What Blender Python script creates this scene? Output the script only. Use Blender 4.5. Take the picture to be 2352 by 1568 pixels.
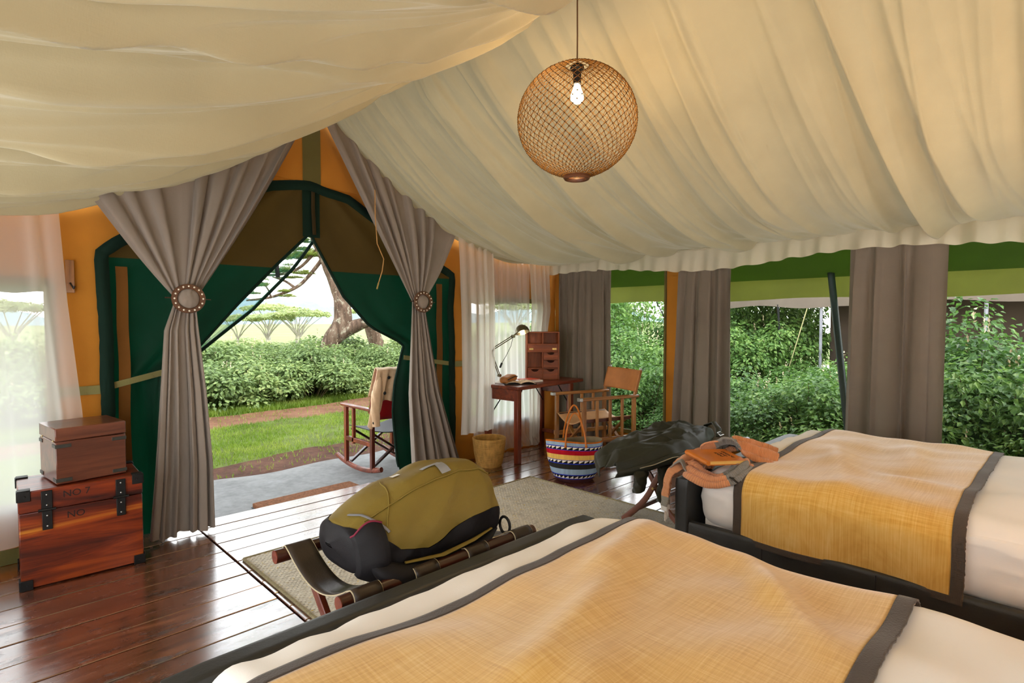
import bpy, bmesh, math, random
from mathutils import Vector, Matrix, noise
from mathutils.geometry import tessellate_polygon
import numpy as np

# ------------------------------------------------------------------ camera, sky, sun, exposure
scene = bpy.context.scene
COL = scene.collection
for o in list(bpy.data.objects):
    bpy.data.objects.remove(o)
PI = math.pi
R = math.radians

YAW, PITCH = R(45.309), R(2.264)
cam_data = bpy.data.cameras.new('camera')
cam_data.sensor_width = 36.0
cam_data.lens = 36.0 * 1290.0 / 2352.0
cam_data.clip_start = 0.03
cam_data.clip_end = 4000
camera = bpy.data.objects.new('camera', cam_data)
COL.objects.link(camera)
camera.location = (0, 0, 1.40)
camera.rotation_euler = (PI / 2 - PITCH, 0, YAW - PI / 2)
scene.camera = camera

SKY = 4.6
world = bpy.data.worlds.new('world')
scene.world = world
world.use_nodes = True
wn = world.node_tree.nodes
wl = world.node_tree.links
wn.clear()
w_out = wn.new('ShaderNodeOutputWorld')
w_bg = wn.new('ShaderNodeBackground')
w_tc = wn.new('ShaderNodeTexCoord')
w_sep = wn.new('ShaderNodeSeparateXYZ')
w_rmp = wn.new('ShaderNodeValToRGB')
w_rmp.color_ramp.elements[0].position = 0.0
w_rmp.color_ramp.elements[0].color = (1.0, 0.985, 0.95, 1)
w_rmp.color_ramp.elements[1].position = 0.75
w_rmp.color_ramp.elements[1].color = (0.46, 0.54, 0.62, 1)
wl.new(w_tc.outputs['Generated'], w_sep.inputs[0])
wl.new(w_sep.outputs['Z'], w_rmp.inputs['Fac'])
wl.new(w_rmp.outputs['Color'], w_bg.inputs['Color'])
w_bg.inputs['Strength'].default_value = SKY
wl.new(w_bg.outputs[0], w_out.inputs['Surface'])

sun_data = bpy.data.lights.new('sun', 'SUN')
sun_data.energy = 3.0
sun_data.angle = R(25)
sun_data.color = (1.0, 0.95, 0.86)
sun = bpy.data.objects.new('sun', sun_data)
COL.objects.link(sun)
# hazy sun high behind the tent, to the right
sun.rotation_euler = Vector((-0.30, 0.50, -0.85)).to_track_quat('-Z', 'Y').to_euler()

scene.view_settings.view_transform = 'Standard'
scene.view_settings.look = 'None'
scene.view_settings.gamma = 1.0
scene.view_settings.use_curve_mapping = False
scene.view_settings.exposure = 0.30
cy = scene.cycles
cy.use_adaptive_sampling = True
cy.adaptive_threshold = 0.08
cy.adaptive_min_samples = 12
cy.max_bounces = 5
cy.diffuse_bounces = 4
cy.glossy_bounces = 2
cy.transmission_bounces = 4
cy.transparent_max_bounces = 8
cy.caustics_reflective = False
cy.caustics_refractive = False
cy.sample_clamp_indirect = 6.0

# ------------------------------------------------------------------ mesh helpers
rng = random.Random(7)


def lerp(a, b, t):
    return a + (b - a) * t


def smooth(t):
    t = max(0.0, min(1.0, t))
    return t * t * (3 - 2 * t)


def interp(x, xs, ys):
    return float(np.interp(x, xs, ys))


def nz(x, y=0.0, z=0.0):
    return noise.noise(Vector((x, y, z)))


class MB:
    def __init__(self):
        self.v = []
        self.f = []
        self.uv = None

    def add(self, vs, fs):
        b = len(self.v)
        self.v.extend([tuple(p) for p in vs])
        self.f.extend([tuple(i + b for i in f) for f in fs])
        return b

    def box(self, c, s, rz=0.0, ch=0.0, M=None):
        """box of full size s centred on c, optionally chamfered by ch and turned by rz (or matrix M)"""
        h = [x / 2 for x in s]
        vs, fs = [], []
        if ch <= 0:
            for sx in (-1, 1):
                for sy in (-1, 1):
                    for sz in (-1, 1):
                        vs.append((sx * h[0], sy * h[1], sz * h[2]))
            fs = [(0, 1, 3, 2), (4, 6, 7, 5), (0, 4, 5, 1), (2, 3, 7, 6), (0, 2, 6, 4), (1, 5, 7, 3)]
        else:
            ch = min(ch, min(h) * 0.9)
            idx = {}
            for sx in (-1, 1):
                for sy in (-1, 1):
                    for sz in (-1, 1):
                        for ax in range(3):
                            p = [sx * (h[0] - ch), sy * (h[1] - ch), sz * (h[2] - ch)]
                            sg = (sx, sy, sz)
                            p[ax] = sg[ax] * h[ax]
                            idx[(sx, sy, sz, ax)] = len(vs)
                            vs.append(tuple(p))
            for ax in range(3):
                a1, a2 = [(1, 2), (2, 0), (0, 1)][ax]
                for s0 in (-1, 1):
                    q = []
                    for (u, w) in ((-1, -1), (1, -1), (1, 1), (-1, 1)):
                        sg = [0, 0, 0]
                        sg[ax] = s0
                        sg[a1] = u
                        sg[a2] = w
                        q.append(idx[(sg[0], sg[1], sg[2], ax)])
                    if s0 < 0:
                        q.reverse()
                    fs.append(tuple(q))
                for u in (-1, 1):
                    for w in (-1, 1):
                        sg0 = [0, 0, 0]
                        sg1 = [0, 0, 0]
                        sg0[ax], sg1[ax] = -1, 1
                        sg0[a1] = sg1[a1] = u
                        sg0[a2] = sg1[a2] = w
                        fs.append((idx[(*sg0, a1)], idx[(*sg1, a1)], idx[(*sg1, a2)], idx[(*sg0, a2)]))
            for sx in (-1, 1):
                for sy in (-1, 1):
                    for sz in (-1, 1):
                        fs.append(tuple(idx[(sx, sy, sz, a)] for a in range(3)))
        if M is None:
            M = Matrix.Translation(Vector(c)) @ Matrix.Rotation(rz, 4, 'Z')
        self.add([M @ Vector(p) for p in vs], fs)
        return self

    def bar(self, p0, p1, w, t, ch=0.002, up=(0, 0, 1)):
        """rectangular bar from p0 to p1; w across, t along `up`"""
        p0, p1 = Vector(p0), Vector(p1)
        d = p1 - p0
        x = d.normalized()
        upv = Vector(up)
        y = upv.cross(x)
        if y.length < 1e-4:
            y = Vector((1, 0, 0)).cross(x)
        y.normalize()
        z = x.cross(y)
        M = Matrix((x, y, z)).transposed().to_4x4()
        M.translation = (p0 + p1) / 2
        return self.box(None, (d.length, w, t), ch=ch, M=M)

    def tube(self, pts, r, n=8, caps=True, closed=False, flat=1.0, up=(0, 0, 1)):
        pts = [Vector(p) for p in pts]
        m = len(pts)
        rs = r if isinstance(r, (list, tuple)) else [r] * m
        ring0 = len(self.v)
        prev = None
        for i, p in enumerate(pts):
            if closed:
                t = pts[(i + 1) % m] - pts[(i - 1) % m]
            else:
                t = pts[min(i + 1, m - 1)] - pts[max(i - 1, 0)]
            t.normalize()
            if prev is None:
                a = Vector(up).cross(t)
                if a.length < 1e-3:
                    a = Vector((1, 0, 0)).cross(t)
                a.normalize()
            else:
                a = prev - t * prev.dot(t)
                a.normalize()
            prev = a
            b = t.cross(a)
            for k in range(n):
                an = 2 * PI * k / n
                q = p + a * (math.cos(an) * rs[i]) + b * (math.sin(an) * rs[i] * flat)
                self.v.append(tuple(q))
        segs = m if closed else m - 1
        for i in range(segs):
            for k in range(n):
                a0 = ring0 + i * n + k
                a1 = ring0 + i * n + (k + 1) % n
                b0 = ring0 + ((i + 1) % m) * n + k
                b1 = ring0 + ((i + 1) % m) * n + (k + 1) % n
                self.f.append((a0, a1, b1, b0))
        if caps and not closed:
            self.f.append(tuple(ring0 + k for k in reversed(range(n))))
            self.f.append(tuple(ring0 + (m - 1) * n + k for k in range(n)))
        return self

    def cyl(self, p0, p1, r0, r1=None, n=12):
        return self.tube([p0, p1], [r0, r0 if r1 is None else r1], n)

    def grid(self, nu, nv, fn, closed_u=False, skip=None):
        b = len(self.v)
        cu = nu if closed_u else nu + 1
        for j in range(nv + 1):
            for i in range(cu):
                self.v.append(tuple(fn(i / nu, j / nv)))
        for j in range(nv):
            for i in range(nu):
                if skip and skip((i + 0.5) / nu, (j + 0.5) / nv):
                    continue
                i2 = (i + 1) % cu
                self.f.append((b + j * cu + i, b + j * cu + i2, b + (j + 1) * cu + i2, b + (j + 1) * cu + i))
        return self

    def lathe(self, prof, n=24, c=(0, 0, 0), sx=1.0, sy=1.0):
        b = len(self.v)
        for (r, z) in prof:
            for k in range(n):
                a = 2 * PI * k / n
                self.v.append((c[0] + r * math.cos(a) * sx, c[1] + r * math.sin(a) * sy, c[2] + z))
        for j in range(len(prof) - 1):
            for k in range(n):
                k2 = (k + 1) % n
                self.f.append((b + j * n + k, b + j * n + k2, b + (j + 1) * n + k2, b + (j + 1) * n + k))
        return self

    def ball(self, c, r, n=10, m=6, s=(1, 1, 1)):
        b = len(self.v)
        c = Vector(c)
        for j in range(m + 1):
            th = PI * j / m
            for k in range(n):
                a = 2 * PI * k / n
                self.v.append((c.x + r * s[0] * math.sin(th) * math.cos(a), c.y + r * s[1] * math.sin(th) * math.sin(a), c.z + r * s[2] * math.cos(th)))
        for j in range(m):
            for k in range(n):
                k2 = (k + 1) % n
                self.f.append((b + j * n + k, b + (j + 1) * n + k, b + (j + 1) * n + k2, b + j * n + k2))
        return self

    def prism(self, poly, d, fn):
        """poly: 2D outline (convex or not) -> solid of depth d; fn(a,b,t) maps to 3D"""
        n = len(poly)
        tris = tessellate_polygon([[Vector((p[0], p[1], 0)) for p in poly]])
        b = len(self.v)
        for t in (0, d):
            for p in poly:
                self.v.append(tuple(fn(p[0], p[1], t)))
        for t in tris:
            self.f.append(tuple(b + i for i in t))
            self.f.append(tuple(b + n + i for i in reversed(t)))
        for i in range(n):
            j = (i + 1) % n
            self.f.append((b + i, b + j, b + n + j, b + n + i))
        return self

    def holed(self, outer, holes, d, fn):
        polys = [[Vector((p[0], p[1], 0)) for p in pl] for pl in [outer] + holes]
        tris = tessellate_polygon(polys)
        flat = [p for pl in polys for p in pl]
        n = len(flat)
        b = len(self.v)
        for t in (0, d):
            for p in flat:
                self.v.append(tuple(fn(p.x, p.y, t)))
        for t in tris:
            self.f.append(tuple(b + i for i in t))
            self.f.append(tuple(b + n + i for i in reversed(t)))
        k = 0
        for pl in polys:
            m = len(pl)
            for i in range(m):
                j = (i + 1) % m
                self.f.append((b + k + i, b + k + j, b + n + k + j, b + n + k + i))
            k += m
        return self

    def rbox(self, c, h, r, cuts=10, rz=0.0, fn=None):
        """rounded box (half sizes h, radius r) from subdivided faces"""
        vs, fs = [], []
        index = {}
        N = cuts

        def vert(p):
            key = (round(p[0], 6), round(p[1], 6), round(p[2], 6))
            if key not in index:
                index[key] = len(vs)
                vs.append(p)
            return index[key]
        rr = min(r, min(h))

        def par(i, hh):
            # denser towards the edges
            t = i / N
            return math.sin((t - 0.5) * PI) * 0.35 + (2 * t - 1) * 0.65
        for ax in range(3):
            a1, a2 = [(1, 2), (2, 0), (0, 1)][ax]
            for s0 in (-1, 1):
                ids = [[0] * (N + 1) for _ in range(N + 1)]
                for i in range(N + 1):
                    for j in range(N + 1):
                        p = [0, 0, 0]
                        p[ax] = s0 * h[ax]
                        p[a1] = par(i, 0) * h[a1]
                        p[a2] = par(j, 0) * h[a2]
                        ids[i][j] = vert(tuple(p))
                for i in range(N):
                    for j in range(N):
                        q = (ids[i][j], ids[i + 1][j], ids[i + 1][j + 1], ids[i][j + 1])
                        fs.append(q if s0 > 0 else tuple(reversed(q)))
        M = Matrix.Translation(Vector(c)) @ Matrix.Rotation(rz, 4, 'Z')
        out = []
        for p in vs:
            q = Vector([max(-(h[k] - rr), min(h[k] - rr, p[k])) for k in range(3)])
            dd = Vector(p) - q
            if dd.length > 1e-9:
                dd.normalize()
            q = q + dd * rr
            if fn:
                q = Vector(fn(q, dd))
            out.append(M @ q)
        self.add(out, fs)
        return self

    def build(self, name, mat, parent=None, smooth_angle=40, world=False, recalc=True, flat=False):
        me = bpy.data.meshes.new(name)
        vs = self.v
        if world and parent is not None:
            Mi = parent.matrix_basis.inverted()
            vs = [tuple(Mi @ Vector(p)) for p in vs]
        me.from_pydata(vs, [], self.f)
        if recalc:
            bm = bmesh.new()
            bm.from_mesh(me)
            bmesh.ops.remove_doubles(bm, verts=bm.verts, dist=1e-6)
            bmesh.ops.recalc_face_normals(bm, faces=bm.faces)
            bm.to_mesh(me)
            bm.free()
        if not flat:
            me.polygons.foreach_set('use_smooth', [True] * len(me.polygons))
            me.set_sharp_from_angle(angle=R(smooth_angle))
        me.materials.append(mat)
        o = bpy.data.objects.new(name, me)
        COL.objects.link(o)
        if parent is not None:
            o.parent = parent
        return o


def thing(name, label, cat, loc=(0, 0, 0), rotz=0.0, group=None):
    o = bpy.data.objects.new(name, None)
    o.empty_display_size = 0.1
    COL.objects.link(o)
    o.location = loc
    o.rotation_euler = (0, 0, rotz)
    o.matrix_basis = Matrix.Translation(Vector(loc)) @ Matrix.Rotation(rotz, 4, 'Z')
    return tag(o, label, cat, group)


def tag(o, label=None, cat=None, group=None, kind=None):
    if label:
        o['label'] = label
    if cat:
        o['category'] = cat
    if group:
        o['group'] = group
    if kind:
        o['kind'] = kind
    return o


def inst(name, mesh, parent=None, loc=(0, 0, 0), rot=(0, 0, 0), scale=(1, 1, 1)):
    o = bpy.data.objects.new(name, mesh)
    COL.objects.link(o)
    o.parent = parent
    o.location = loc
    o.rotation_euler = rot
    o.scale = scale
    return o


def text_mesh(name, s, size, mat, parent, M, extrude=0.0006, align='CENTER'):
    """flat lettering as a mesh, placed by matrix M (local to parent)"""
    cu = bpy.data.curves.new(name, 'FONT')
    cu.body = s
    cu.size = size
    cu.align_x = align
    cu.align_y = 'CENTER'
    cu.extrude = extrude
    cu.resolution_u = 3
    tmp = bpy.data.objects.new('tmp', cu)
    COL.objects.link(tmp)
    dg = bpy.context.evaluated_depsgraph_get()
    me = bpy.data.meshes.new_from_object(tmp.evaluated_get(dg))
    bpy.data.objects.remove(tmp)
    me.materials.clear()
    me.materials.append(mat)
    me.transform(M)
    o = bpy.data.objects.new(name, me)
    COL.objects.link(o)
    o.parent = parent
    return o


# ------------------------------------------------------------------ materials
def lin(c):
    return c / 12.92 if c <= 0.04045 else ((c + 0.055) / 1.055) ** 2.4


def rgb(h):
    h = h.lstrip('#')
    return tuple(lin(int(h[i:i + 2], 16) / 255) for i in (0, 2, 4)) + (1.0,)


class NT:
    def __init__(self, name):
        self.m = bpy.data.materials.new(name)
        self.m.use_nodes = True
        self.n = self.m.node_tree.nodes
        self.l = self.m.node_tree.links
        self.n.clear()
        self.out = self.n.new('ShaderNodeOutputMaterial')
        self.tc = self.n.new('ShaderNodeTexCoord')

    def node(self, t, **kw):
        nd = self.n.new(t)
        for k, v in kw.items():
            setattr(nd, k, v)
        return nd

    def link(self, a, b):
        self.l.new(a, b)

    def mapping(self, scale=(1, 1, 1), rot=(0, 0, 0), src='Object', loc=None):
        mp = self.node('ShaderNodeMapping')
        mp.inputs['Scale'].default_value = scale
        mp.inputs['Rotation'].default_value = rot
        if loc:
            mp.inputs['Location'].default_value = loc
        self.link(self.tc.outputs[src], mp.inputs['Vector'])
        return mp.outputs[0]

    def noise(self, vec, scale, detail=4, rough=0.55, dist=0.0):
        t = self.node('ShaderNodeTexNoise')
        t.inputs['Scale'].default_value = scale
        t.inputs['Detail'].default_value = detail
        t.inputs['Roughness'].default_value = rough
        t.inputs['Distortion'].default_value = dist
        self.link(vec, t.inputs['Vector'])
        return t.outputs['Fac']

    def ramp(self, fac, stops):
        r = self.node('ShaderNodeValToRGB')
        e = r.color_ramp.elements
        while len(e) < len(stops):
            e.new(0.5)
        for i, (p, c) in enumerate(stops):
            e[i].position = p
            e[i].color = c if len(c) == 4 else tuple(c) + (1,)
        self.link(fac, r.inputs['Fac'])
        return r.outputs['Color']

    def math(self, op, a, b=None):
        m = self.node('ShaderNodeMath', operation=op)
        for i, x in enumerate((a, b)):
            if x is None:
                continue
            if isinstance(x, (int, float)):
                m.inputs[i].default_value = x
            else:
                self.link(x, m.inputs[i])
        return m.outputs[0]

    def mix(self, fac, a, b, blend='MIX'):
        m = self.node('ShaderNodeMix', data_type='RGBA', blend_type=blend)
        for i, x in ((0, fac), (6, a), (7, b)):
            if isinstance(x, (int, float)):
                m.inputs[i].default_value = x
            elif isinstance(x, tuple):
                m.inputs[i].default_value = x
            else:
                self.link(x, m.inputs[i])
        return m.outputs[2]

    def bump(self, h, strength=0.3, dist=0.01):
        b = self.node('ShaderNodeBump')
        b.inputs['Strength'].default_value = strength
        b.inputs['Distance'].default_value = dist
        self.link(h, b.inputs['Height'])
        return b.outputs[0]

    def bsdf(self, col, rough=0.6, spec=0.5, metal=0.0, coat=0.0, normal=None, sheen=0.0, coat_rough=0.1):
        p = self.node('ShaderNodeBsdfPrincipled')
        for key, x in (('Base Color', col), ('Roughness', rough), ('Specular IOR Level', spec), ('Metallic', metal), ('Coat Weight', coat), ('Sheen Weight', sheen), ('Coat Roughness', coat_rough)):
            if isinstance(x, (int, float, tuple)):
                p.inputs[key].default_value = x
            else:
                self.link(x, p.inputs[key])
        if normal is not None:
            self.link(normal, p.inputs['Normal'])
        self.p = p
        return p.outputs[0]

    def done(self, sh):
        self.link(sh, self.out.inputs['Surface'])
        return self.m

    def translucent(self, col, normal=None):
        t = self.node('ShaderNodeBsdfTranslucent')
        if isinstance(col, tuple):
            t.inputs['Color'].default_value = col
        else:
            self.link(col, t.inputs['Color'])
        if normal is not None:
            self.link(normal, t.inputs['Normal'])
        return t.outputs[0]

    def addsh(self, a, b):
        s = self.node('ShaderNodeAddShader')
        self.link(a, s.inputs[0])
        self.link(b, s.inputs[1])
        return s.outputs[0]

    def mixsh(self, fac, a, b):
        s = self.node('ShaderNodeMixShader')
        if isinstance(fac, (int, float)):
            s.inputs[0].default_value = fac
        else:
            self.link(fac, s.inputs[0])
        self.link(a, s.inputs[1])
        self.link(b, s.inputs[2])
        return s.outputs[0]


def shade(c, k):
    return tuple(min(1, x * k) for x in c[:3]) + (1.0,)


def plain(name, hexc, rough=0.6, var=0.18, scale=6.0, spec=0.4, metal=0.0, coat=0.0, bump=0.0, bscale=80.0, stretch=(1, 1, 1)):
    t = NT(name)
    c = rgb(hexc)
    v = t.mapping(stretch)
    f = t.noise(v, scale)
    col = t.ramp(f, [(0.3, shade(c, 1 - var)), (0.7, shade(c, 1 + var))])
    nrm = None
    if bump:
        nrm = t.bump(t.noise(v, bscale, 3), bump, 0.004)
    return t.done(t.bsdf(col, rough, spec, metal, coat, nrm))


def wood(name, dark, mid, light, axis=0, rough=0.38, coat=0.25, scale=1.0, per_object=False, spec=0.5):
    t = NT(name)
    st = [14.0, 14.0, 14.0]
    st[axis] = 1.1
    v = t.mapping(tuple(s * scale for s in st))
    if per_object:
        oi = t.node('ShaderNodeObjectInfo')
        va = t.node('ShaderNodeVectorMath', operation='ADD')
        sc = t.node('ShaderNodeVectorMath', operation='SCALE')
        sc.inputs[0].default_value = (37.0, 61.0, 23.0)
        t.link(oi.outputs['Random'], sc.inputs['Scale'])
        t.link(v, va.inputs[0])
        t.link(sc.outputs[0], va.inputs[1])
        v = va.outputs[0]
    f = t.noise(v, 1.0, 6, 0.6, 0.6)
    f2 = t.noise(v, 4.0, 3, 0.6)
    g = t.math('ADD', t.math('MULTIPLY', f, 0.75), t.math('MULTIPLY', f2, 0.25))
    col = t.ramp(g, [(0.30, rgb(dark)), (0.5, rgb(mid)), (0.68, rgb(light))])
    nrm = t.bump(g, 0.12, 0.004)
    return t.done(t.bsdf(col, rough, spec, 0, coat, nrm))


def cloth(name, hexc, rough=0.85, trans=0.0, tcol=None, weave=500.0, var=0.10, vscale=3.0, bump=0.15, sheen=0.2, wr=0.0):
    """woven fabric; trans adds light passing through the weave"""
    t = NT(name)
    c = rgb(hexc)
    v = t.mapping()
    f = t.noise(v, vscale, 4)
    col = t.ramp(f, [(0.3, shade(c, 1 - var)), (0.7, shade(c, 1 + var))])
    v1 = t.mapping((weave * 0.08, weave * 0.08, weave))
    v2 = t.mapping((weave, weave, weave * 0.08))
    h = t.math('ADD', t.noise(v1, 1.0, 2), t.noise(v2, 1.0, 2))
    if wr:
        h = t.math('ADD', h, t.math('MULTIPLY', t.noise(v, 9.0, 5, 0.6, 1.2), wr))
    nrm = t.bump(h, bump, 0.004)
    sh = t.bsdf(col, rough, 0.2, 0, 0, nrm, sheen)
    if trans:
        tc_ = rgb(tcol) if tcol else c
        sh = t.mixsh(trans, sh, t.translucent(t.ramp(f, [(0.3, shade(tc_, 1 - var)), (0.7, shade(tc_, 1 + var))])))
    return t.done(sh)


def sheer(name, hexc, opacity=0.6, var=0.1):
    t = NT(name)
    c = rgb(hexc)
    d = t.bsdf(c, 0.9, 0.1)
    body = t.mixsh(0.65, d, t.translucent(c))
    tr = t.node('ShaderNodeBsdfTransparent')
    tr.inputs['Color'].default_value = (1, 1, 1, 1)
    lw = t.node('ShaderNodeLayerWeight')
    lw.inputs['Blend'].default_value = 0.35
    # threads close up when the cloth is seen at a slant
    fac = t.math('MINIMUM', t.math('ADD', t.math('MULTIPLY', lw.outputs['Facing'], 0.6), opacity), 1.0)
    return t.done(t.mixsh(fac, tr.outputs[0], body))


M = {}
M['cream'] = cloth('cream_ceiling_cloth', '#a49878', trans=0.05, tcol='#c9bd98', weave=260, bump=0.10, var=0.05)
M['valance'] = cloth('cream_valance_cloth', '#d8d0ba', trans=0.25, tcol='#e9dfb8', weave=260, bump=0.12, var=0.05)
M['taupe'] = cloth('taupe_linen', '#8f8378', trans=0.10, tcol='#a2958a', weave=420, bump=0.2, var=0.06)
M['taupe2'] = cloth('grey_brown_linen', '#7a6e62', trans=0.10, tcol='#6d6a50', weave=420, bump=0.2, var=0.07)
M['canvas'] = cloth('ochre_canvas', '#b87a28', trans=0.16, tcol='#e09a26', weave=380, bump=0.15, var=0.10, vscale=2.0, wr=0.5)
M['canvas_dark'] = cloth('olive_canvas_band', '#6d6436', trans=0.2, tcol='#7d7136', weave=380, var=0.08)
M['flap_brown'] = cloth('awning_dimmed_flap', '#33270f', trans=0.06, tcol='#7a5a24', weave=380, var=0.12, sheen=0.0)  # brown stands for green netting dimmed by the awning behind it
M['flap_green'] = cloth('green_canvas', '#071f15', trans=0.03, tcol='#158a5a', weave=380, var=0.12, sheen=0.0)
M['binding_green'] = cloth('dark_green_binding', '#0a2219', trans=0.02, tcol='#0d4526', weave=380, var=0.10, sheen=0.0)
M['fly'] = cloth('shaded_fly_canvas', '#1d2a0b', trans=0.04, tcol='#6f9a20', weave=380, var=0.08, sheen=0.0)  # fly canvas, colour darkened for its shaded underside
M['fly_valance'] = cloth('backlit_fly_canvas', '#63662f', trans=0.10, tcol='#b7c24a', weave=380, var=0.08)  # same fly canvas, colour lightened as if backlit
M['strap'] = cloth('khaki_webbing', '#7b7548', weave=300, var=0.08)
M['sheer'] = sheer('white_sheer', '#f8f7f2', 0.60)
M['sheer_dense'] = sheer('ivory_sheer', '#f4f0e6', 0.80)
M['net'] = None
M['plank'] = None
M['linen'] = cloth('white_cotton', '#f0ebe4', weave=500, bump=0.08, var=0.02, sheen=0.1, wr=0.6)
M['bind_brown'] = cloth('dark_brown_binding', '#4a4038', weave=200, bump=0.4, var=0.12)
M['leather_black'] = plain('black_leather', '#2b2b29', 0.42, 0.2, 9, 0.5, bump=0.15, bscale=140)
M['leather_dark'] = plain('dark_brown_leather', '#35291f', 0.40, 0.22, 9, 0.5, bump=0.15, bscale=160)
M['leather_tan'] = plain('tan_leather', '#b4743a', 0.5, 0.15, 7, 0.4, bump=0.1, bscale=120)
M['leather_orange'] = plain('orange_tan_leather', '#bd6a1c', 0.45, 0.15, 14, 0.4, bump=0.1, bscale=200)
M['stitch'] = plain('cream_edge_stitch', '#c9bb9a', 0.7, 0.05)
M['wood_dark'] = wood('dark_mahogany', '#1e0e08', '#3c1a10', '#5a2a18', 0, 0.32, 0.3)
M['wood_dark_z'] = wood('dark_mahogany_upright', '#1e0e08', '#3c1a10', '#5a2a18', 2, 0.32, 0.3)
M['wood_red'] = wood('red_mahogany', '#3a1409', '#6b2a14', '#8f4322', 0, 0.38, 0.2)
M['wood_red_z'] = wood('red_mahogany_upright', '#3a1409', '#6b2a14', '#8f4322', 2, 0.38, 0.2)
M['wood_teak'] = wood('teak', '#5f3614', '#96622c', '#b98442', 0, 0.4, 0.15)
M['wood_teak_z'] = wood('teak_upright', '#5f3614', '#96622c', '#b98442', 2, 0.4, 0.15)
M['wood_cab'] = wood('orange_mahogany', '#3f1a07', '#70340f', '#8e481a', 0, 0.55, 0.0)
M['wood_cab_z'] = wood('orange_mahogany_upright', '#3f1a07', '#70340f', '#8e481a', 2, 0.55, 0.0)
M['wood_box'] = wood('brown_campaign_wood', '#3a1e12', '#5e3220', '#78452c', 0, 0.35, 0.3)
M['iron'] = plain('black_iron', '#1b1a19', 0.5, 0.2, 20, 0.5, 0.5)
M['brass'] = plain('aged_brass', '#b39a5e', 0.3, 0.12, 20, 0.5, 0.9)
M['steel'] = plain('dull_steel', '#b8b8b4', 0.28, 0.08, 20, 0.5, 0.95)
M['nickel'] = plain('olive_nickel', '#7d7660', 0.25, 0.1, 20, 0.5, 0.95)
M['black'] = plain('matt_black', '#141414', 0.6, 0.1)
M['ink'] = plain('black_stencil_ink', '#1c0d08', 0.7, 0.1)
M['white_paint'] = plain('off_white', '#eeece6', 0.5, 0.03)
# plank floor material: dark stained boards, worn varnish, knots and scuffs
def plank_material():
    t = NT('varnished_plank')
    oi = t.node('ShaderNodeObjectInfo')
    sc = t.node('ShaderNodeVectorMath', operation='SCALE')
    sc.inputs[0].default_value = (37.0, 61.0, 23.0)
    t.link(oi.outputs['Random'], sc.inputs['Scale'])

    def off(v):
        va = t.node('ShaderNodeVectorMath', operation='ADD')
        t.link(v, va.inputs[0])
        t.link(sc.outputs[0], va.inputs[1])
        return va.outputs[0]
    v = off(t.mapping((1.0, 16.0, 4.0)))
    f = t.noise(v, 1.3, 6, 0.62, 0.8)
    col = t.ramp(f, [(0.28, rgb('#32190f')), (0.5, rgb('#673721')), (0.72, rgb('#8d5433'))])
    v2 = off(t.mapping((1.6, 5.0, 1.0)))
    k = t.noise(v2, 2.2, 5, 0.7, 0.4)
    knots = t.ramp(k, [(0.34, (1, 1, 1)), (0.42, (0, 0, 0))])
    col = t.mix(t.math('MULTIPLY', knots, 0.75), col, rgb('#1c1512'))
    rnd = t.ramp(oi.outputs['Random'], [(0.0, (0.78, 0.78, 0.78)), (1.0, (1.12, 1.05, 1.0))])
    col = t.mix(1.0, col, rnd, 'MULTIPLY')
    w = t.noise(off(t.mapping((3.0, 9.0, 1.0))), 3.0, 5, 0.65)
    rough = t.ramp(w, [(0.3, (0.12, 0.12, 0.12)), (0.7, (0.30, 0.30, 0.30))])
    rough = t.math('ADD', rough, t.math('MULTIPLY', knots, 0.25))
    h = t.math('ADD', t.math('MULTIPLY', f, 0.5), t.math('MULTIPLY', w, 0.5))
    nrm = t.bump(h, 0.10, 0.006)
    sh = t.bsdf(col, rough, 0.8, 0, 1.0, nrm, 0.0, 0.20)
    t.p.inputs['IOR'].default_value = 1.9
    t.p.inputs['Coat IOR'].default_value = 1.9
    return t.done(sh)


M['plank'] = plank_material()


def net_material():
    t = NT('insect_net')
    d = t.bsdf(rgb('#3a4038'), 0.9, 0.1)
    tr = t.node('ShaderNodeBsdfTransparent')
    return t.done(t.mixsh(0.10, tr.outputs[0], d))


M['net'] = net_material()

XR, XL, YD, YB = 5.02, -0.76, 4.35, -1.25
RX, RZ = 2.13, 3.045


def roof_z(x):
    """height of the slung ceiling cloth above the floor at x (both sides alike)"""
    t = min(1.0, abs(x - RX) / 2.89)
    return RZ - (2.298 * t - 1.305 * t * t)


# ---- floor
slab = MB()
slab.box(((XL + XR) / 2, (YD - 0.07 + YB) / 2, -0.11), (XR - XL + 0.3, YD - 0.09 - YB + 0.1, 0.12))
floor = tag(slab.build('floor', plain('dark_subfloor', '#120a07', 0.9)), 'dark stained wooden plank floor of the tent', None, None, 'structure')


def plank(x0, x1, y0, y1):
    b = MB()
    dz = rng.uniform(-0.0012, 0.0012)
    b.box((0, 0, 0), (x1 - x0 - 0.004, y1 - y0 - 0.007, 0.048), ch=0.003)
    o = b.build('plank', M['plank'], floor, 30)
    o.location = ((x0 + x1) / 2, (y0 + y1) / 2, -0.024 + dz)
    return o


edges = [YB + 0.05]
y = 3.998 - 0.2 * 26
while y < 3.9:
    if y > edges[-1] + 0.05:
        edges.append(y)
    y += 0.2
edges += [3.998, 4.255]
for i in range(len(edges) - 1):
    plank(XL, 1.112, edges[i], edges[i + 1])
edges2 = [YB + 0.05]
y = 3.925 - 0.178 * 28
while y < 4.0:
    if y > edges2[-1] + 0.05:
        edges2.append(y)
    y += 0.178
edges2[-1] = 3.93
edges2 += [4.08, 4.255]
for i in range(len(edges2) - 1):
    plank(1.118, XR, edges2[i], edges2[i + 1])
M['threshold'] = wood('threshold_wood', '#1e0e08', '#3a2014', '#4a2a1a', 0, 0.4, 0.1)

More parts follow.
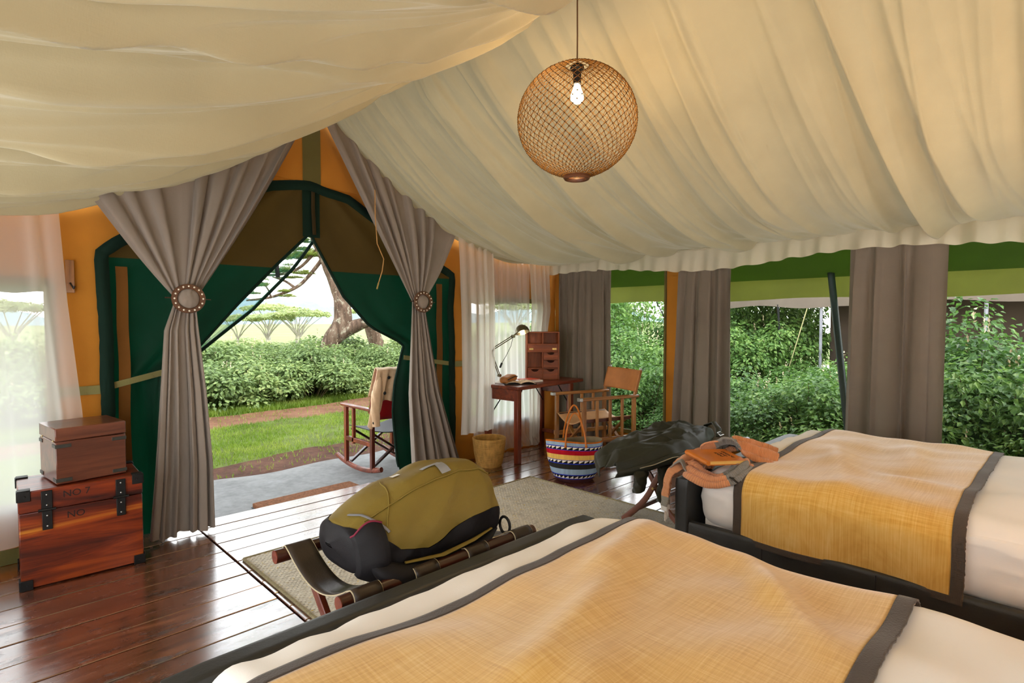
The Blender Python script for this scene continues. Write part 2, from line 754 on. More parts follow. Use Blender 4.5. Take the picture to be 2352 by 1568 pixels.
# ---- veranda concrete and ground
def ground_material(name, stops, scale, bump=0.4, rough=0.95, detail=8):
    t = NT(name)
    v = t.mapping()
    f = t.noise(v, scale, detail, 0.7)
    f2 = t.noise(v, scale * 7, 4, 0.6)
    g = t.math('ADD', t.math('MULTIPLY', f, 0.7), t.math('MULTIPLY', f2, 0.3))
    col = t.ramp(g, [(p, rgb(c)) for p, c in stops])
    return t.done(t.bsdf(col, rough, 0.2, 0, 0, t.bump(g, bump, 0.03)))


M['concrete'] = ground_material('grey_concrete', [(0.3, '#565350'), (0.5, '#74716d'), (0.7, '#888683')], 3.0, 0.15, 0.6)
M['soil'] = ground_material('dark_soil', [(0.3, '#2c1a12'), (0.5, '#4b3023'), (0.7, '#6a4a36')], 2.5, 0.8)
M['path'] = ground_material('red_earth', [(0.3, '#4a3222'), (0.5, '#6e4c38'), (0.7, '#87644c')], 2.0, 0.6)
M['turf'] = ground_material('turf', [(0.3, '#3d3420'), (0.47, '#4c5524'), (0.7, '#66752e')], 1.2, 0.6)
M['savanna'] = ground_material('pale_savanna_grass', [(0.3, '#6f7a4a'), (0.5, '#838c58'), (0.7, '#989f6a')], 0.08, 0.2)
ver = MB()


def ver_pt(u, v):
    x = lerp(-8, 5.5, u)
    y = lerp(4.27, 5.62 + 0.07 * math.sin(x * 1.7) + 0.04 * math.sin(x * 5.1) + 0.03 * x, v)
    return (x, y, -0.10 - 0.02 * v + 0.004 * nz(x * 2, y * 2))


ver.grid(160, 12, ver_pt)
ver.grid(160, 1, lambda u, v: (lerp(-8, 5.5, u), ver_pt(u, 1)[1], lerp(-0.12, -0.34, v)))
tag(ver.build('veranda_slab', M['concrete']), 'grey concrete veranda slab outside the door', None, None, 'structure')


def ground_z(x, y):
    d = max(0.0, y - 16.0)
    z = -0.20 + 0.05 * nz(x * 0.35, y * 0.35) - 0.045 * min(d, 60.0)
    z += 0.02 * nz(x * 1.7, y * 1.7)
    if x > 6.2 and y < 9:
        z += -0.1 * smooth((x - 6.2) / 6)
    return z


def b_soil(x):
    return 6.45 + 0.05 * x + 0.28 * nz(x * 0.8, 3.0) + 0.10 * nz(x * 3.1, 5.0)


def b_path0(x):
    return 8.45 + 0.13 * x + 0.16 * nz(x * 0.7, 9.0) + 0.07 * nz(x * 3.3, 2.0)


def b_path1(x):
    return 9.42 + 0.15 * x + 0.18 * nz(x * 0.6, 19.0) + 0.08 * nz(x * 2.9, 12.0)


def zone(x, y):
    """which ground: 0 turf 1 soil 2 path"""
    if y < b_soil(x):
        return 1
    if b_path0(x) < y < b_path1(x):
        return 2
    return 0


def build_ground():
    spec = [('soil_bed', 'dark bare soil strip along the veranda slab', 'soil', lambda x: 4.3, b_soil, 26, -0.015), ('lawn_ground', 'short green turf between the veranda and the earth path', 'turf', b_soil, b_path0, 26, 0.0),
            ('earth_path', 'reddish earth path crossing the lawn', 'path', b_path0, b_path1, 14, -0.02), ('lawn_ground', 'turf beyond the earth path under the hedge', 'turf', b_path1, lambda x: 21.0, 40, 0.0)]
    for nm, lab, mt, y0, y1, nv, dz in spec:
        g = MB()
        x1 = 16.0

        def pt(u, v):
            x = lerp(-10.0, x1, u)
            y = lerp(y0(x), y1(x), v)
            e = math.sin(PI * v) ** 0.5 if 0 < v < 1 else 0
            return (x, y, ground_z(x, y) + dz * e)
        g.grid(220, nv, pt)
        tag(g.build(nm, M[mt], None, 80), lab, None, None, 'structure')
    g = MB()
    g.grid(110, 80, lambda u, v: (lerp(4.95, 24.0, u), lerp(-9.0, 4.3, v), ground_z(lerp(4.95, 24.0, u), lerp(-9.0, 4.3, v))))
    tag(g.build('lawn_ground', M['turf'], None, 80), 'turf under the bushes outside the side windows', None, None, 'structure')


build_ground()
far = MB()


def far_pt(u, v):
    y = 18.0 + 500 * v ** 3
    x = lerp(-30 - y * 0.9, 40 + y * 1.6, u)
    return (x, y, ground_z(x, min(y, 76)) - 0.15 + (0.5 * nz(x * 0.03, y * 0.03) if y > 40 else 0))


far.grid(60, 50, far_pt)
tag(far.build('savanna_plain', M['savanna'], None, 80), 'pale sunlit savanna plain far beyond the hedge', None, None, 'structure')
east = MB()
east.grid(30, 30, lambda u, v: (lerp(22, 260, u), lerp(-160, 40, v), -0.35 - 3 * u + 0.4 * nz(u * 9, v * 9)))
tag(east.build('grass_field', M['savanna'], None, 80), 'pale grass field behind the neighbouring tent', None, None, 'structure')

# ---- hills, distance haze put into their blue-grey colour
M['hill'] = ground_material('haze_tinted_hill', [(0.3, '#6f8488'), (0.5, '#80949a'), (0.7, '#94a5a8')], 0.004, 0.1)  # aerial haze is mixed into this base colour


def hill(x0, x1, y, h, seed, label):
    b = MB()

    def pt(u, v):
        x = lerp(x0, x1, u)
        e = max(0, math.sin(PI * u)) ** 0.6
        zz = 20 + h * e * (0.50 + 0.75 * nz(u * 7.5, seed) + 0.30 * nz(u * 19, seed) + 0.10 * nz(u * 55, seed))
        return (x, y + 260 * (v - 0.5) + 40 * nz(u * 30, v * 4, seed), -28 + zz * max(0, math.sin(PI * min(1, max(0, v)))) ** 0.8)
    b.grid(160, 16, pt)
    return tag(b.build('hill', M['hill'], None, 80), label, None, None, 'structure')


hill(-400, 1500, 1500, 120, 1.7, 'long mountain coloured haze-blue on the horizon')
hill(350, 2400, 1300, 95, 4.2, 'lower ridge coloured haze-blue right of the acacia trunk')

# ---- front wall: ochre canvas gable with door arch and two net windows
arch = [(0.66, -0.08), (0.66, 1.82), (0.86, 1.99), (1.30, 2.25), (1.72, 2.43), (2.03, 2.475), (2.36, 2.40), (2.80, 2.19), (3.25, 1.95), (3.46, 1.83), (3.47, -0.08)]
outer = [(XL, -0.08)] + [(0.66, -0.08)] + arch[1:-1] + [(3.47, -0.08), (XR, -0.08)]
top = [(x, roof_z(x) + 0.10) for x in np.linspace(XR, XL, 25)]
outer = outer + top
holes = [[(-0.62, 0.30), (0.40, 0.30), (0.40, 1.62), (-0.62, 1.62)], [(3.68, 0.30), (4.74, 0.30), (4.74, 1.60), (3.68, 1.60)]]
fw = MB()
fw.holed(outer, holes, 0.006, lambda a, b, t: (a, YD + t + 0.012 * nz(a * 2.3, b * 1.1), b))
wall_front = tag(fw.build('wall_front', M['canvas'], None, 20), 'ochre canvas gable wall with the arched tent door', None, None, 'structure')
# inner lining above windows: brownish band; khaki webbing; ridge band over the door
bd = MB()
bd.grid(2, 20, lambda u, v: (lerp(1.975, 2.125, u), YD - 0.012 + 0.012 * nz(2.05 * 2.3, lerp(2.44, 3.0, v) * 1.1), lerp(2.44, 3.02, v)))
bd.build('ridge_band', M['canvas_dark'], wall_front)
for (x0, x1) in ((0.40, 0.68), (3.44, 3.68)):
    b = MB()
    b.grid(10, 2, lambda u, v: (lerp(x0, x1, u), YD - 0.014 + 0.012 * nz(lerp(x0, x1, u) * 2.3, 1.05), lerp(0.93, 0.985, v)))
    b.build('webbing', M['strap'], wall_front)
for x in (0.50, 3.60):
    b = MB()
    b.box((x, YD - 0.02, 1.66), (0.045, 0.012, 0.20), ch=0.003)
    h = b.build('hook_tab', M['wood_teak_z'], wall_front)
    b = MB()
    b.tube([(x, YD - 0.028, 1.62), (x + 0.01, YD - 0.075, 1.585), (x + 0.015, YD - 0.08, 1.60)], 0.005, 6)
    b.build('hook', M['iron'], h)
bb = MB()
bb.box(((XL + 0.64) / 2, YD - 0.012, 0.02), (0.64 - XL, 0.016, 0.09), ch=0.004)
tag(bb.build('baseboard_front', M['canvas_dark']), 'khaki skirting along the foot of the canvas', None, None, 'structure')

# net windows
for i, (x0, x1, z0, z1) in enumerate(((-0.62, 0.40, 0.30, 1.62), (3.68, 4.74, 0.30, 1.60))):
    wnd = MB()
    for a, b_ in (((x0, z0), (x1, z0)), ((x1, z0), (x1, z1)), ((x1, z1), (x0, z1)), ((x0, z1), (x0, z0))):
        wnd.bar((a[0], YD - 0.008, a[1]), (b_[0], YD - 0.008, b_[1]), 0.03, 0.05, 0.002)
    w = tag(wnd.build('window_%d' % (i + 1), M['canvas_dark']), ['net window behind the sheer curtain left of the door', 'net window behind the writing desk'][i], None, None, 'structure')
    b = MB()
    b.grid(1, 1, lambda u, v: (lerp(x0, x1, u), YD + 0.004, lerp(z0, z1, v)))
    b.build('net_pane', M['net'], w)
# rolled window flaps outside, hanging as short awnings over the front windows
for i, (x0, x1) in enumerate(((-0.75, 0.55), (3.55, 4.9))):
    b = MB()
    b.grid(24, 10, lambda u, v: (lerp(x0, x1, u), YD + 0.03 + 0.55 * v, 1.72 - 0.14 * v + 0.008 * math.sin(u * 30)))
    o = b.build('window_awning', M['fly'])
    tag(o, ['olive canvas awning outside the window left of the door', 'olive canvas awning outside the window behind the desk'][i], 'awning')

# green binding round the door arch
gb = MB()
L = []
for i in range(len(arch) - 1):
    a, b = arch[i], arch[i + 1]
    n = max(2, int(math.hypot(b[0] - a[0], b[1] - a[1]) / 0.05))
    for k in range(n):
        L.append((lerp(a[0], b[0], k / n), lerp(a[1], b[1], k / n)))
L.append(arch[-1])


def strip(mb, pts, w, yoff, inward):
    n = len(pts)
    b0 = len(mb.v)
    for i, p in enumerate(pts):
        q0 = pts[max(0, i - 1)]
        q1 = pts[min(n - 1, i + 1)]
        tx, tz = q1[0] - q0[0], q1[1] - q0[1]
        l = math.hypot(tx, tz) or 1
        nx, nzz = tz / l * inward, -tx / l * inward
        wob = 0.02 * nz(p[1] * 3.1, p[0] * 2.0) + 0.008 * nz(p[1] * 11, p[0] * 9)
        yy = YD - yoff + 0.012 * nz(p[0] * 2.3, p[1] * 1.1) - 0.006 * nz(p[1] * 7, p[0])
        mb.v.append((p[0] + nx * wob - nx * w * 0.35, yy, p[1] + nzz * wob - nzz * w * 0.35))
        mb.v.append((p[0] + nx * wob + nx * w * 0.65, yy, p[1] + nzz * wob + nzz * w * 0.65))
    for i in range(n - 1):
        mb.f.append((b0 + 2 * i, b0 + 2 * i + 1, b0 + 2 * i + 3, b0 + 2 * i + 2))


strip(gb, L, 0.075, 0.016, 1)
o = gb.build('door_binding', M['binding_green'], wall_front)
sol = o.modifiers.new('s', 'SOLIDIFY')
sol.thickness = 0.004

# ---- door flaps tied back; upper brown paints in the dark awning behind
def arch_z(x):
    return interp(x, [p[0] for p in arch[1:-1]], [p[1] for p in arch[1:-1]])


FZ = 1.80
M['lining'] = cloth('rust_canvas_strip', '#6a4212', trans=0.08, tcol='#9a6420', weave=380, var=0.15)


def door_flap(side, label):
    root = thing('door_flap', label, 'door flap', (1.0 if side < 0 else 3.1, YD + 0.05, 0))
    if side < 0:
        zs, xin = [0.0, 0.62, 1.02, 1.193, 1.523, 1.833, 2.078, 2.30, 2.47], [1.00, 0.98, 1.00, 1.217, 1.502, 1.798, 2.047, 2.05, 2.05]
        zo, xo = [0.0, 1.82, 2.47], [0.70, 0.66, 2.02]
    else:
        zs, xin = [0.0, 0.084, 0.55, 0.813, 1.17, 1.335, 1.596, 2.065, 2.30, 2.47], [2.90, 2.875, 2.84, 2.86, 2.95, 2.60, 2.346, 2.085, 2.06, 2.06]
        zo, xo = [0.0, 1.83, 2.47], [3.47, 3.46, 2.04]
    ax = [p[0] for p in arch[1:-1]]
    az = [p[1] for p in arch[1:-1]]

    def outer_x(z):
        if z <= 1.82:
            return (0.56 if side < 0 else 3.60)
        # invert the arch on this side
        if side < 0:
            pts = [(p[1], p[0]) for p in arch[1:6]]
        else:
            pts = [(p[1], p[0]) for p in reversed(arch[5:-1])]
        return interp(z, [p[0] for p in pts], [p[1] for p in pts]) + side * 0.13

    def pt(u, z):
        a, b = outer_x(z), interp(z, zs, xin)
        x = lerp(a, b, u)
        tie = math.exp(-((z - 1.0) / 0.35) ** 2)
        fold = 0.030 * math.sin(u * 19 + 1.5 * nz(z, side)) * (0.35 + 0.65 * tie) + 0.02 * nz(u * 6, z * 1.6, side)
        edge = 0.03 * u
        return (x, YD + 0.055 + fold + edge * 0.5, z)
    up, lo = MB(), MB()
    up.grid(44, 20, lambda u, v: pt(u, lerp(FZ, 2.465, v)))
    lo.grid(44, 46, lambda u, v: pt(u, lerp(-0.085, FZ, v)))
    up.build('upper_panel', M['flap_brown'], root, world=True)
    lo.build('lower_panel', M['flap_green'], root, world=True)
    # bound inner edge
    e = MB()
    zz = [z for z in np.linspace(0.03, 2.40, 60)]
    e.tube([pt(1.0, z) for z in zz], 0.012, 6)
    e.build('edge_binding', M['binding_green'], root, world=True)
    # brown canvas strip seen inside the flap near its outer hem
    st = MB()
    st.grid(3, 30, lambda u, v: (lerp(0.735, 0.80, u) + 0.012 * nz(v * 4, side) if side < 0 else lerp(3.29, 3.36, u) + 0.012 * nz(v * 4, side), YD + 0.012 + 0.01 * nz(u, v * 5), lerp(0.05, 1.74, v)))
    st.build('lining_strip', M['lining'], root, world=True)
    tb = MB()
    a = Vector(pt(0.22, 0.965)) + Vector((0, -0.05, 0))
    b = Vector(pt(1.0, 1.05)) + Vector((0, -0.05, 0))
    tb.bar(a, b, 0.004, 0.04, 0.001)
    tb.build('tie_strap', M['strap'], root, world=True)
    return root, pt


flapL, ptL = door_flap(-1, 'green door flap, its upper part coloured brown as if dimmed, tied back on the left of the doorway')
flapR, ptR = door_flap(1, 'green door flap, its upper part coloured brown as if dimmed, tied back on the right of the doorway')
# centre zip band
zb = MB()
zb.grid(4, 16, lambda u, v: (lerp(1.985, 2.13, u), YD + 0.03, lerp(2.06, 2.46, v)))
zb.build('zip_band', M['binding_green'], flapR, world=True)
zb = MB()
zb.tube([(2.07, YD + 0.015, 2.46), (2.065, YD + 0.012, 2.3), (2.075, YD + 0.014, 2.08)], 0.016, 6)
zb.build('zip_cover', M['flap_brown'], flapR, world=True)
# second, see-through net door hanging outside the left flap
M['net_green'] = sheer('green_net', '#1c5a40', 0.45)
nd = MB()
e0 = [(2.06, 2.07), (1.80, 1.835), (1.50, 1.53), (1.20, 1.20)]
e1 = [(2.115, 2.04), (1.93, 1.80), (1.62, 1.47), (1.20, 1.13)]


def nd_pt(u, v):
    i = [0, 1, 2, 3]
    a = (interp(v * 3, i, [p[0] for p in e0]), interp(v * 3, i, [p[1] for p in e0]))
    b = (interp(v * 3, i, [p[0] for p in e1]), interp(v * 3, i, [p[1] for p in e1]))
    return (lerp(a[0], b[0], u), YD + 0.12 + 0.015 * math.sin(u * 9 + v * 7), lerp(a[1], b[1], u))


nd.grid(10, 30, nd_pt)
netd = thing('net_door', 'see-through green net door hanging in a diagonal strip beside the left door flap', 'net door', (1.2, YD + 0.12, 0))
nd.build('net', M['net_green'], netd, world=True)
e = MB()
e.tube([nd_pt(1.0, v) for v in np.linspace(0, 1, 30)], 0.013, 6)
e.build('edge_binding', M['binding_green'], netd, world=True)
e = MB()
e.bar((1.80, YD + 0.10, 1.85), (1.815, YD + 0.11, 1.73), 0.035, 0.01)
e.build('toggle_strap', M['black'], netd, world=True)

# ---- right wall: posts, sill and net windows
wr = MB()
outer = [(YB, -0.08), (YD, -0.08), (YD, 2.035), (YB, 2.035)]
wins = [(2.90, 4.27), (0.98, 2.70), (-0.95, 0.78)]
holes = [[(a, 0.22), (b, 0.22), (b, 1.99), (a, 1.99)] for a, b in wins]
wr.holed(outer, holes, 0.006, lambda a, b, t: (XR + t + 0.010 * nz(a * 2.1, b * 1.3), a, b))
wall_right = tag(wr.build('wall_right', M['canvas'], None, 20), 'ochre canvas side wall with three tall net windows', None, None, 'structure')
for i, (a, b) in enumerate(wins):
    f = MB()
    for y in (a, b):
        f.bar((XR - 0.006, y, 0.2), (XR - 0.006, y, 2.0), 0.03, 0.02, 0.002, up=(0, 1, 0))
    for z in (0.22, 1.99):
        f.bar((XR - 0.006, a, z), (XR - 0.006, b, z), 0.02, 0.04, 0.002)
    w = tag(f.build('window_%d' % (i + 3), M['canvas_dark']), ['tall net window beside the director chair', 'tall net window behind the far bed', 'tall net window at the right edge of the picture'][i], None, None, 'structure')
    p = MB()
    p.grid(1, 1, lambda u, v: (XR + 0.004, lerp(a, b, u), lerp(0.22, 1.99, v)))
    p.build('net_pane', M['net'], w)
# outer fly eave with hanging valance along the right wall
fl = MB()
fl.grid(90, 8, lambda u, v: (lerp(XR + 0.03, 5.92, v), lerp(YB, 5.2, u), 2.16 - 0.36 * v - 0.05 * math.sin(v * PI)))
fly = thing('fly_eave', 'olive canvas fly eave jutting out above the side windows', 'awning', (5.9, 2, 1.6))
fl.build('fly_sheet', M['fly'], fly, world=True)
fv = MB()
fv.grid(120, 4, lambda u, v: (5.92 + 0.012 * math.sin(u * 47) * v, lerp(YB, 5.2, u), 1.805 - (0.205 + 0.012 * math.sin(u * 21 + 1)) * v))
fv.build('hanging_valance', M['fly_valance'], fly, world=True)
# leaning dark pole under the eave
pl = MB()
pl.cyl((5.81, 1.648, 1.85), (5.40, 1.29, -0.25), 0.030, n=12)
tag(pl.build('eave_pole', plain('dark_green_paint', '#12261c', 0.4)), 'dark green leaning pole outside the window behind the far bed', 'pole')

# plain back and left canvas walls (behind the camera)
wb = MB()
outer = [(XL, -0.08), (XR, -0.08)] + [(x, roof_z(x) + 0.1) for x in np.linspace(XR, XL, 25)]
wb.holed(outer, [[(0.9, 0.25), (1.9, 0.25), (1.9, 1.9), (0.9, 1.9)], [(3.0, 0.25), (4.2, 0.25), (4.2, 1.9), (3.0, 1.9)]], 0.006, lambda a, b, t: (a, YB - t, b))
tag(wb.build('wall_back', M['canvas'], None, 20), 'ochre canvas back wall', None, None, 'structure')
wl_ = MB()
wl_.holed([(YB, -0.08), (YD, -0.08), (YD, 2.12), (YB, 2.12)], [[(-0.9, 0.25), (1.0, 0.25), (1.0, 1.8), (-0.9, 1.8)], [(1.3, 0.25), (3.6, 0.25), (3.6, 1.8), (1.3, 1.8)]], 0.006, lambda a, b, t: (XL - t, a, b))
tag(wl_.build('wall_left', M['canvas'], None, 20), 'ochre canvas side wall left of the camera', None, None, 'structure')


# ---- slung ceiling cloth with gathered folds
def fold_field(seed, n, amp, wmin, wmax, slope, Yg, Tg):
    r = random.Random(seed)
    out = np.zeros_like(Yg)
    for i in range(n):
        yc = lerp(YB - 0.3, YD + 0.5, (i + r.uniform(0.0, 1.0)) / n)
        s1, s2 = r.gauss(0, slope), r.gauss(0, slope * 0.8)
        w = r.uniform(wmin, wmax)
        a = amp * r.uniform(0.35, 1.15)
        sg = r.choice((1, 1, -1))
        t0, t1 = r.uniform(0.0, 0.35), r.uniform(0.65, 1.25)
        d = (Yg - (yc + s1 * Tg + s2 * Tg * Tg)) * sg / w
        env = np.clip((Tg - t0 + 0.3) * 3, 0, 1) * np.clip((t1 - Tg + 0.05) * 4, 0, 1)
        dp = np.maximum(d, 0)
        dn = np.minimum(d, 0)
        # rounded lip on one side, long easy slope on the other
        out += a * env * np.where(d > 0, np.exp(-dp * 1.3), 1.0 / (1.0 + (dn * 3.2) ** 2) ** 1.5)
    return out


def ridged(y, t, seed, freq):
    """long creases running from ridge to eave, sharp along their crests"""
    w = y + 0.22 * nz(t * 1.3, y * 0.5, seed) + 0.05 * nz(t * 3.1, y * 1.7, seed + 3)
    a = 1 - 2.2 * abs(nz(w * freq, t * 0.7, seed + 1))
    c = 1 - 2.2 * abs(nz(w * freq * 2.7, t * 1.3, seed + 2))
    m = 0.5 + 0.8 * nz(w * 1.1, t * 1.5, seed + 7)
    return 0.62 * a + 0.38 * c * max(0.0, m)


def ceiling(side, seed, n, amp, nu, nv, wmin, wmax, slope, extra, fine, freq, relief):
    xe = XR - 0.03 if side > 0 else XL + 0.03
    y = np.linspace(YB, YD - 0.035, nu + 1)
    t = np.linspace(0, 1, nv + 1)
    Tg, Yg = np.meshgrid(t, y, indexing='ij')
    X_ = RX + (xe - RX) * Tg
    s = fold_field(seed, n, amp, wmin, wmax, slope, Yg, Tg) + fold_field(seed + 9, n * 2, amp * fine, 0.045, 0.10, slope * 0.7, Yg, Tg)

    flat = np.stack([Yg.ravel(), Tg.ravel()], -1).tolist()
    rid = np.array([ridged(yy, t_, seed, freq) for yy, t_ in flat]).reshape(Yg.shape)
    s = s - rid * relief

    def sm_(a):
        a = np.clip(a, 0, 1)
        return a * a * (3 - 2 * a)
    ends = sm_(Tg / 0.05) * (0.35 + 0.65 * sm_((1.02 - Tg) / 0.12))
    tt = np.minimum(1.0, np.abs(X_ - RX) / 2.89)
    Z = RZ - (2.298 * tt - 1.305 * tt * tt) - (s - s.mean() * 0.55) * ends - 0.04 * extra * np.sin(PI * Tg) * (0.5 + 0.5 * np.sin(Yg * 2.3 + seed)) + 0.012
    b = MB()
    b.v = [tuple(p) for p in np.stack([X_, Yg, Z], -1).reshape(-1, 3).tolist()]
    w = nu + 1
    b.f = [(j * w + i, j * w + i + 1, (j + 1) * w + i + 1, (j + 1) * w + i) for j in range(nv) for i in range(nu)]
    return b


b = ceiling(1, 11, 28, 0.100, 900, 90, 0.09, 0.26, 0.14, 1.0, 0.26, 3.6, -0.050)
tag(b.build('ceiling', M['cream'], None, 180, recalc=False), 'cream cloth ceiling slung from the ridge down to the windows', None, None, 'structure')
b = ceiling(-1, 23, 30, 0.095, 1200, 120, 0.07, 0.20, 0.16, 0.5, 0.28, 4.8, -0.110)
tag(b.build('ceiling', M['cream'], None, 180, recalc=False), 'cream cloth ceiling slung from the ridge down to the left', None, None, 'structure')
# ruffled valance along the right eave
va = MB()


def val_pt(u, v):
    y = lerp(YB + 0.1, YD + 0.0, u)
    ruf = 0.5 + 0.5 * nz(y * 0.9, 5.0)
    w = 0.020 * math.sin(y * 21 + 2.2 * nz(y * 1.3)) + 0.014 * math.sin(y * 47 + 3 * nz(y * 2))
    z0 = 2.065 + 0.030 * math.sin(y * 1.7 + 0.4)
    hgt = 0.175 + 0.02 * math.sin(y * 2.9 + 1)
    x = XR - 0.16 - 0.02 * v + w * (0.25 + v) * (0.4 + ruf)
    return (x, y, z0 - hgt * v - 0.006 * math.sin(y * 33))


va.grid(700, 10, val_pt)
tag(va.build('trim_1', M['valance'], None, 60), 'ruffled cream valance along the eave above the windows', None, None, 'structure')
va = MB()
va.tube([(XR - 0.15, y, 2.07 + 0.030 * math.sin(y * 1.7 + 0.4)) for y in np.linspace(YB + 0.1, YD, 120)], 0.012, 6)
tag(va.build('trim_2', M['valance'], None, 60), 'gathered cream seam at the top of the valance', None, None, 'structure')
# ------------------------------------------------------------------ drapes and curtains
def pleat(u, n, seed, sharp=0.55):
    """gathered fold profile, roughly -1..1"""
    ph = u * n + 0.8 * nz(u * n * 0.45, seed) + 0.5 * nz(u * n * 1.1, seed + 5)
    s = math.sin(2 * PI * ph)
    s = math.copysign(abs(s) ** sharp, s)
    return s * (0.75 + 0.5 * nz(u * n * 0.7, seed + 3))


def door_drape(label, topx, topy, ring, bot, seed, nf, rows):
    """rows: list of (z, xleft, xright, y) below the ring"""
    root = thing('door_drape', label, 'curtain', (ring[0], ring[1], 0))
    b = MB()
    x0, x1 = topx
    rx, ry, rz = ring
    rw = 0.062

    def top(u):
        x = lerp(x0, x1, u)
        return Vector((x, topy, roof_z(x) + 0.04))

    def upper(u, v):
        p0 = top(u)
        p1 = Vector((rx + lerp(-rw, rw, u), ry, rz))
        t = v
        p = p0.lerp(p1, t)
        # cloth sags a little between rail and tie
        p.z -= 0.05 * math.sin(PI * t) * abs(u - 0.5) * 1.4
        a = lerp(0.040, 0.022, t) * (0.5 + 0.7 * math.sin(PI * min(1, t * 1.1)))
        s = pleat(u, nf, seed)
        edge = 1.0
        p.y -= s * a + 0.03 * math.sin(PI * t)
        p.x += 0.4 * a * pleat(u + 0.07, nf, seed + 1) * (1 - 0.5 * t)
        return p

    zs = [rz] + [r[0] for r in rows]
    xl = [rx - rw] + [r[1] for r in rows]
    xr = [rx + rw] + [r[2] for r in rows]
    ys = [ry] + [r[3] for r in rows]
    zmin = zs[-1]

    def lower(u, v):
        z = lerp(rz, zmin, v)
        zz = list(reversed(zs))
        a0 = interp(z, zz, list(reversed(xl)))
        a1 = interp(z, zz, list(reversed(xr)))
        yy = interp(z, zz, list(reversed(ys)))
        amp = lerp(0.018, 0.055, smooth(v * 1.2))
        s = pleat(u, nf * 0.75, seed)
        x = lerp(a0, a1, u) + 0.25 * amp * pleat(u + 0.09, nf * 0.75, seed + 1)
        hem = 0.0
        if v > 0.9:
            hem = 0.035 * nz(u * 7, seed) * (v - 0.9) / 0.1
        return Vector((x, yy - s * amp, max(0.006, z + hem)))
    b.grid(170, 60, upper)
    b.grid(170, 80, lower)
    b.build('cloth', M['taupe'], root, 70, world=True)
    # the tuft of cloth bulging through the ring
    t = MB()

    def bulge(u, v):
        a = 2 * PI * u
        r = 0.078 * math.sin(v * PI / 2)
        wr_ = 0.008 * nz(math.cos(a) * r * 40, math.sin(a) * r * 14, seed) * math.sin(v * PI)
        return (rx + r * math.cos(a) * 1.0, ry - 0.045 - 0.045 * math.cos(v * PI / 2) - wr_, rz + r * math.sin(a) * 0.95)
    t.grid(40, 12, bulge, closed_u=True)
    t.build('cloth_tuft', M['taupe'], root, 70, world=True)
    return root


door_drape('grey taupe drape gathered through a ring left of the doorway', (0.545, 1.97), 4.225, (1.085, 4.17, 1.535), None, 3.3, 7.5,
           [(1.33, 0.945, 1.155, 4.13), (0.93, 0.905, 1.185, 4.09), (0.45, 0.86, 1.21, 4.06), (0.02, 0.81, 1.205, 4.02)])
door_drape('grey taupe drape gathered through a ring right of the doorway', (2.075, 3.49), 4.245, (2.965, 4.20, 1.555), None, 8.1, 7.5,
           [(1.14, 2.87, 3.09, 4.18), (0.74, 2.85, 3.17, 4.18), (0.35, 2.86, 3.29, 4.17), (0.02, 2.87, 3.40, 4.16)])


def tie_ring(label, c):
    root = thing('tieback_ring', label, 'curtain ring', c)
    b = MB()
    n = 48
    prof = [(0.067, -0.006), (0.070, -0.010), (0.098, -0.008), (0.101, -0.003), (0.101, 0.004), (0.098, 0.007), (0.070, 0.008), (0.067, 0.004), (0.067, -0.006)]
    for (r, d) in prof:
        for k in range(n):
            a = 2 * PI * k / n
            b.v.append((r * math.cos(a), d - 0.06, r * math.sin(a) * 0.95))
    for j in range(len(prof) - 1):
        for k in range(n):
            k2 = (k + 1) % n
            b.f.append((j * n + k, j * n + k2, (j + 1) * n + k2, (j + 1) * n + k))
    b.build('leather_ring', plain('ring_leather', '#5b3a22', 0.45, 0.2, 10), root)
    s = MB()
    s.ball((0, 0, 0), 0.0062, 8, 5, (1, 0.6, 1))
    first = s.build('stud', plain('bone_stud', '#e8e0cf', 0.35, 0.04), root)
    first.location = (0.084, -0.070, 0)
    for k in range(1, 16):
        a = 2 * PI * k / 16
        inst('stud', first.data, root, (0.084 * math.cos(a), -0.070, 0.080 * math.sin(a)))
    p = MB()
    p.cyl((-0.135, -0.055, 0.004), (0.135, -0.052, -0.004), 0.004, 0.003, 8)
    p.build('wooden_pin', M['wood_dark'], root)
    return root


tie_ring('studded leather ring holding the left door drape', (1.085, 4.16, 1.535))
tie_ring('studded leather ring holding the right door drape', (2.965, 4.18, 1.555))
b = MB()
b.tube([(2.473, 4.10, 2.46), (2.468, 4.09, 2.235), (2.484, 4.09, 2.023), (2.545, 4.09, 1.90), (2.535, 4.10, 1.80), (2.505, 4.11, 1.70)], 0.004, 6)
cord = thing('pull_cord', 'thin tan pull cord hanging over the right door drape', 'cord', (2.505, 4.11, 1.66))
b.build('string', plain('tan_cord', '#b98a52', 0.8), cord, world=True)
b = MB()
b.cyl((2.505, 4.11, 1.70), (2.49, 4.11, 1.65), 0.007)
b.build('toggle', M['brass'], cord, world=True)


def window_curtain(label, y0, y1, yb0, yb1, seed, nf, ztop=2.0, zbot=0.015, x=4.945, amp=0.050):
    b = MB()

    def pt(u, v):
        a = lerp(y0, yb0, v)
        c = lerp(y1, yb1, v)
        s = pleat(u, nf, seed, 0.8)
        am = amp * (0.55 + 0.6 * v) * (0.45 + 0.55 * smooth(v / 0.2))
        y = lerp(a, c, u) + 0.5 * am * pleat(u + 0.11, nf, seed + 2)
        return (x - s * am + 0.01 * nz(u * 3, v * 3, seed), y, lerp(ztop, zbot, v))
    b.grid(130, 40, pt)
    o = b.build('window_curtain', M['taupe2'], None, 70)
    return tag(o, label, 'curtain')


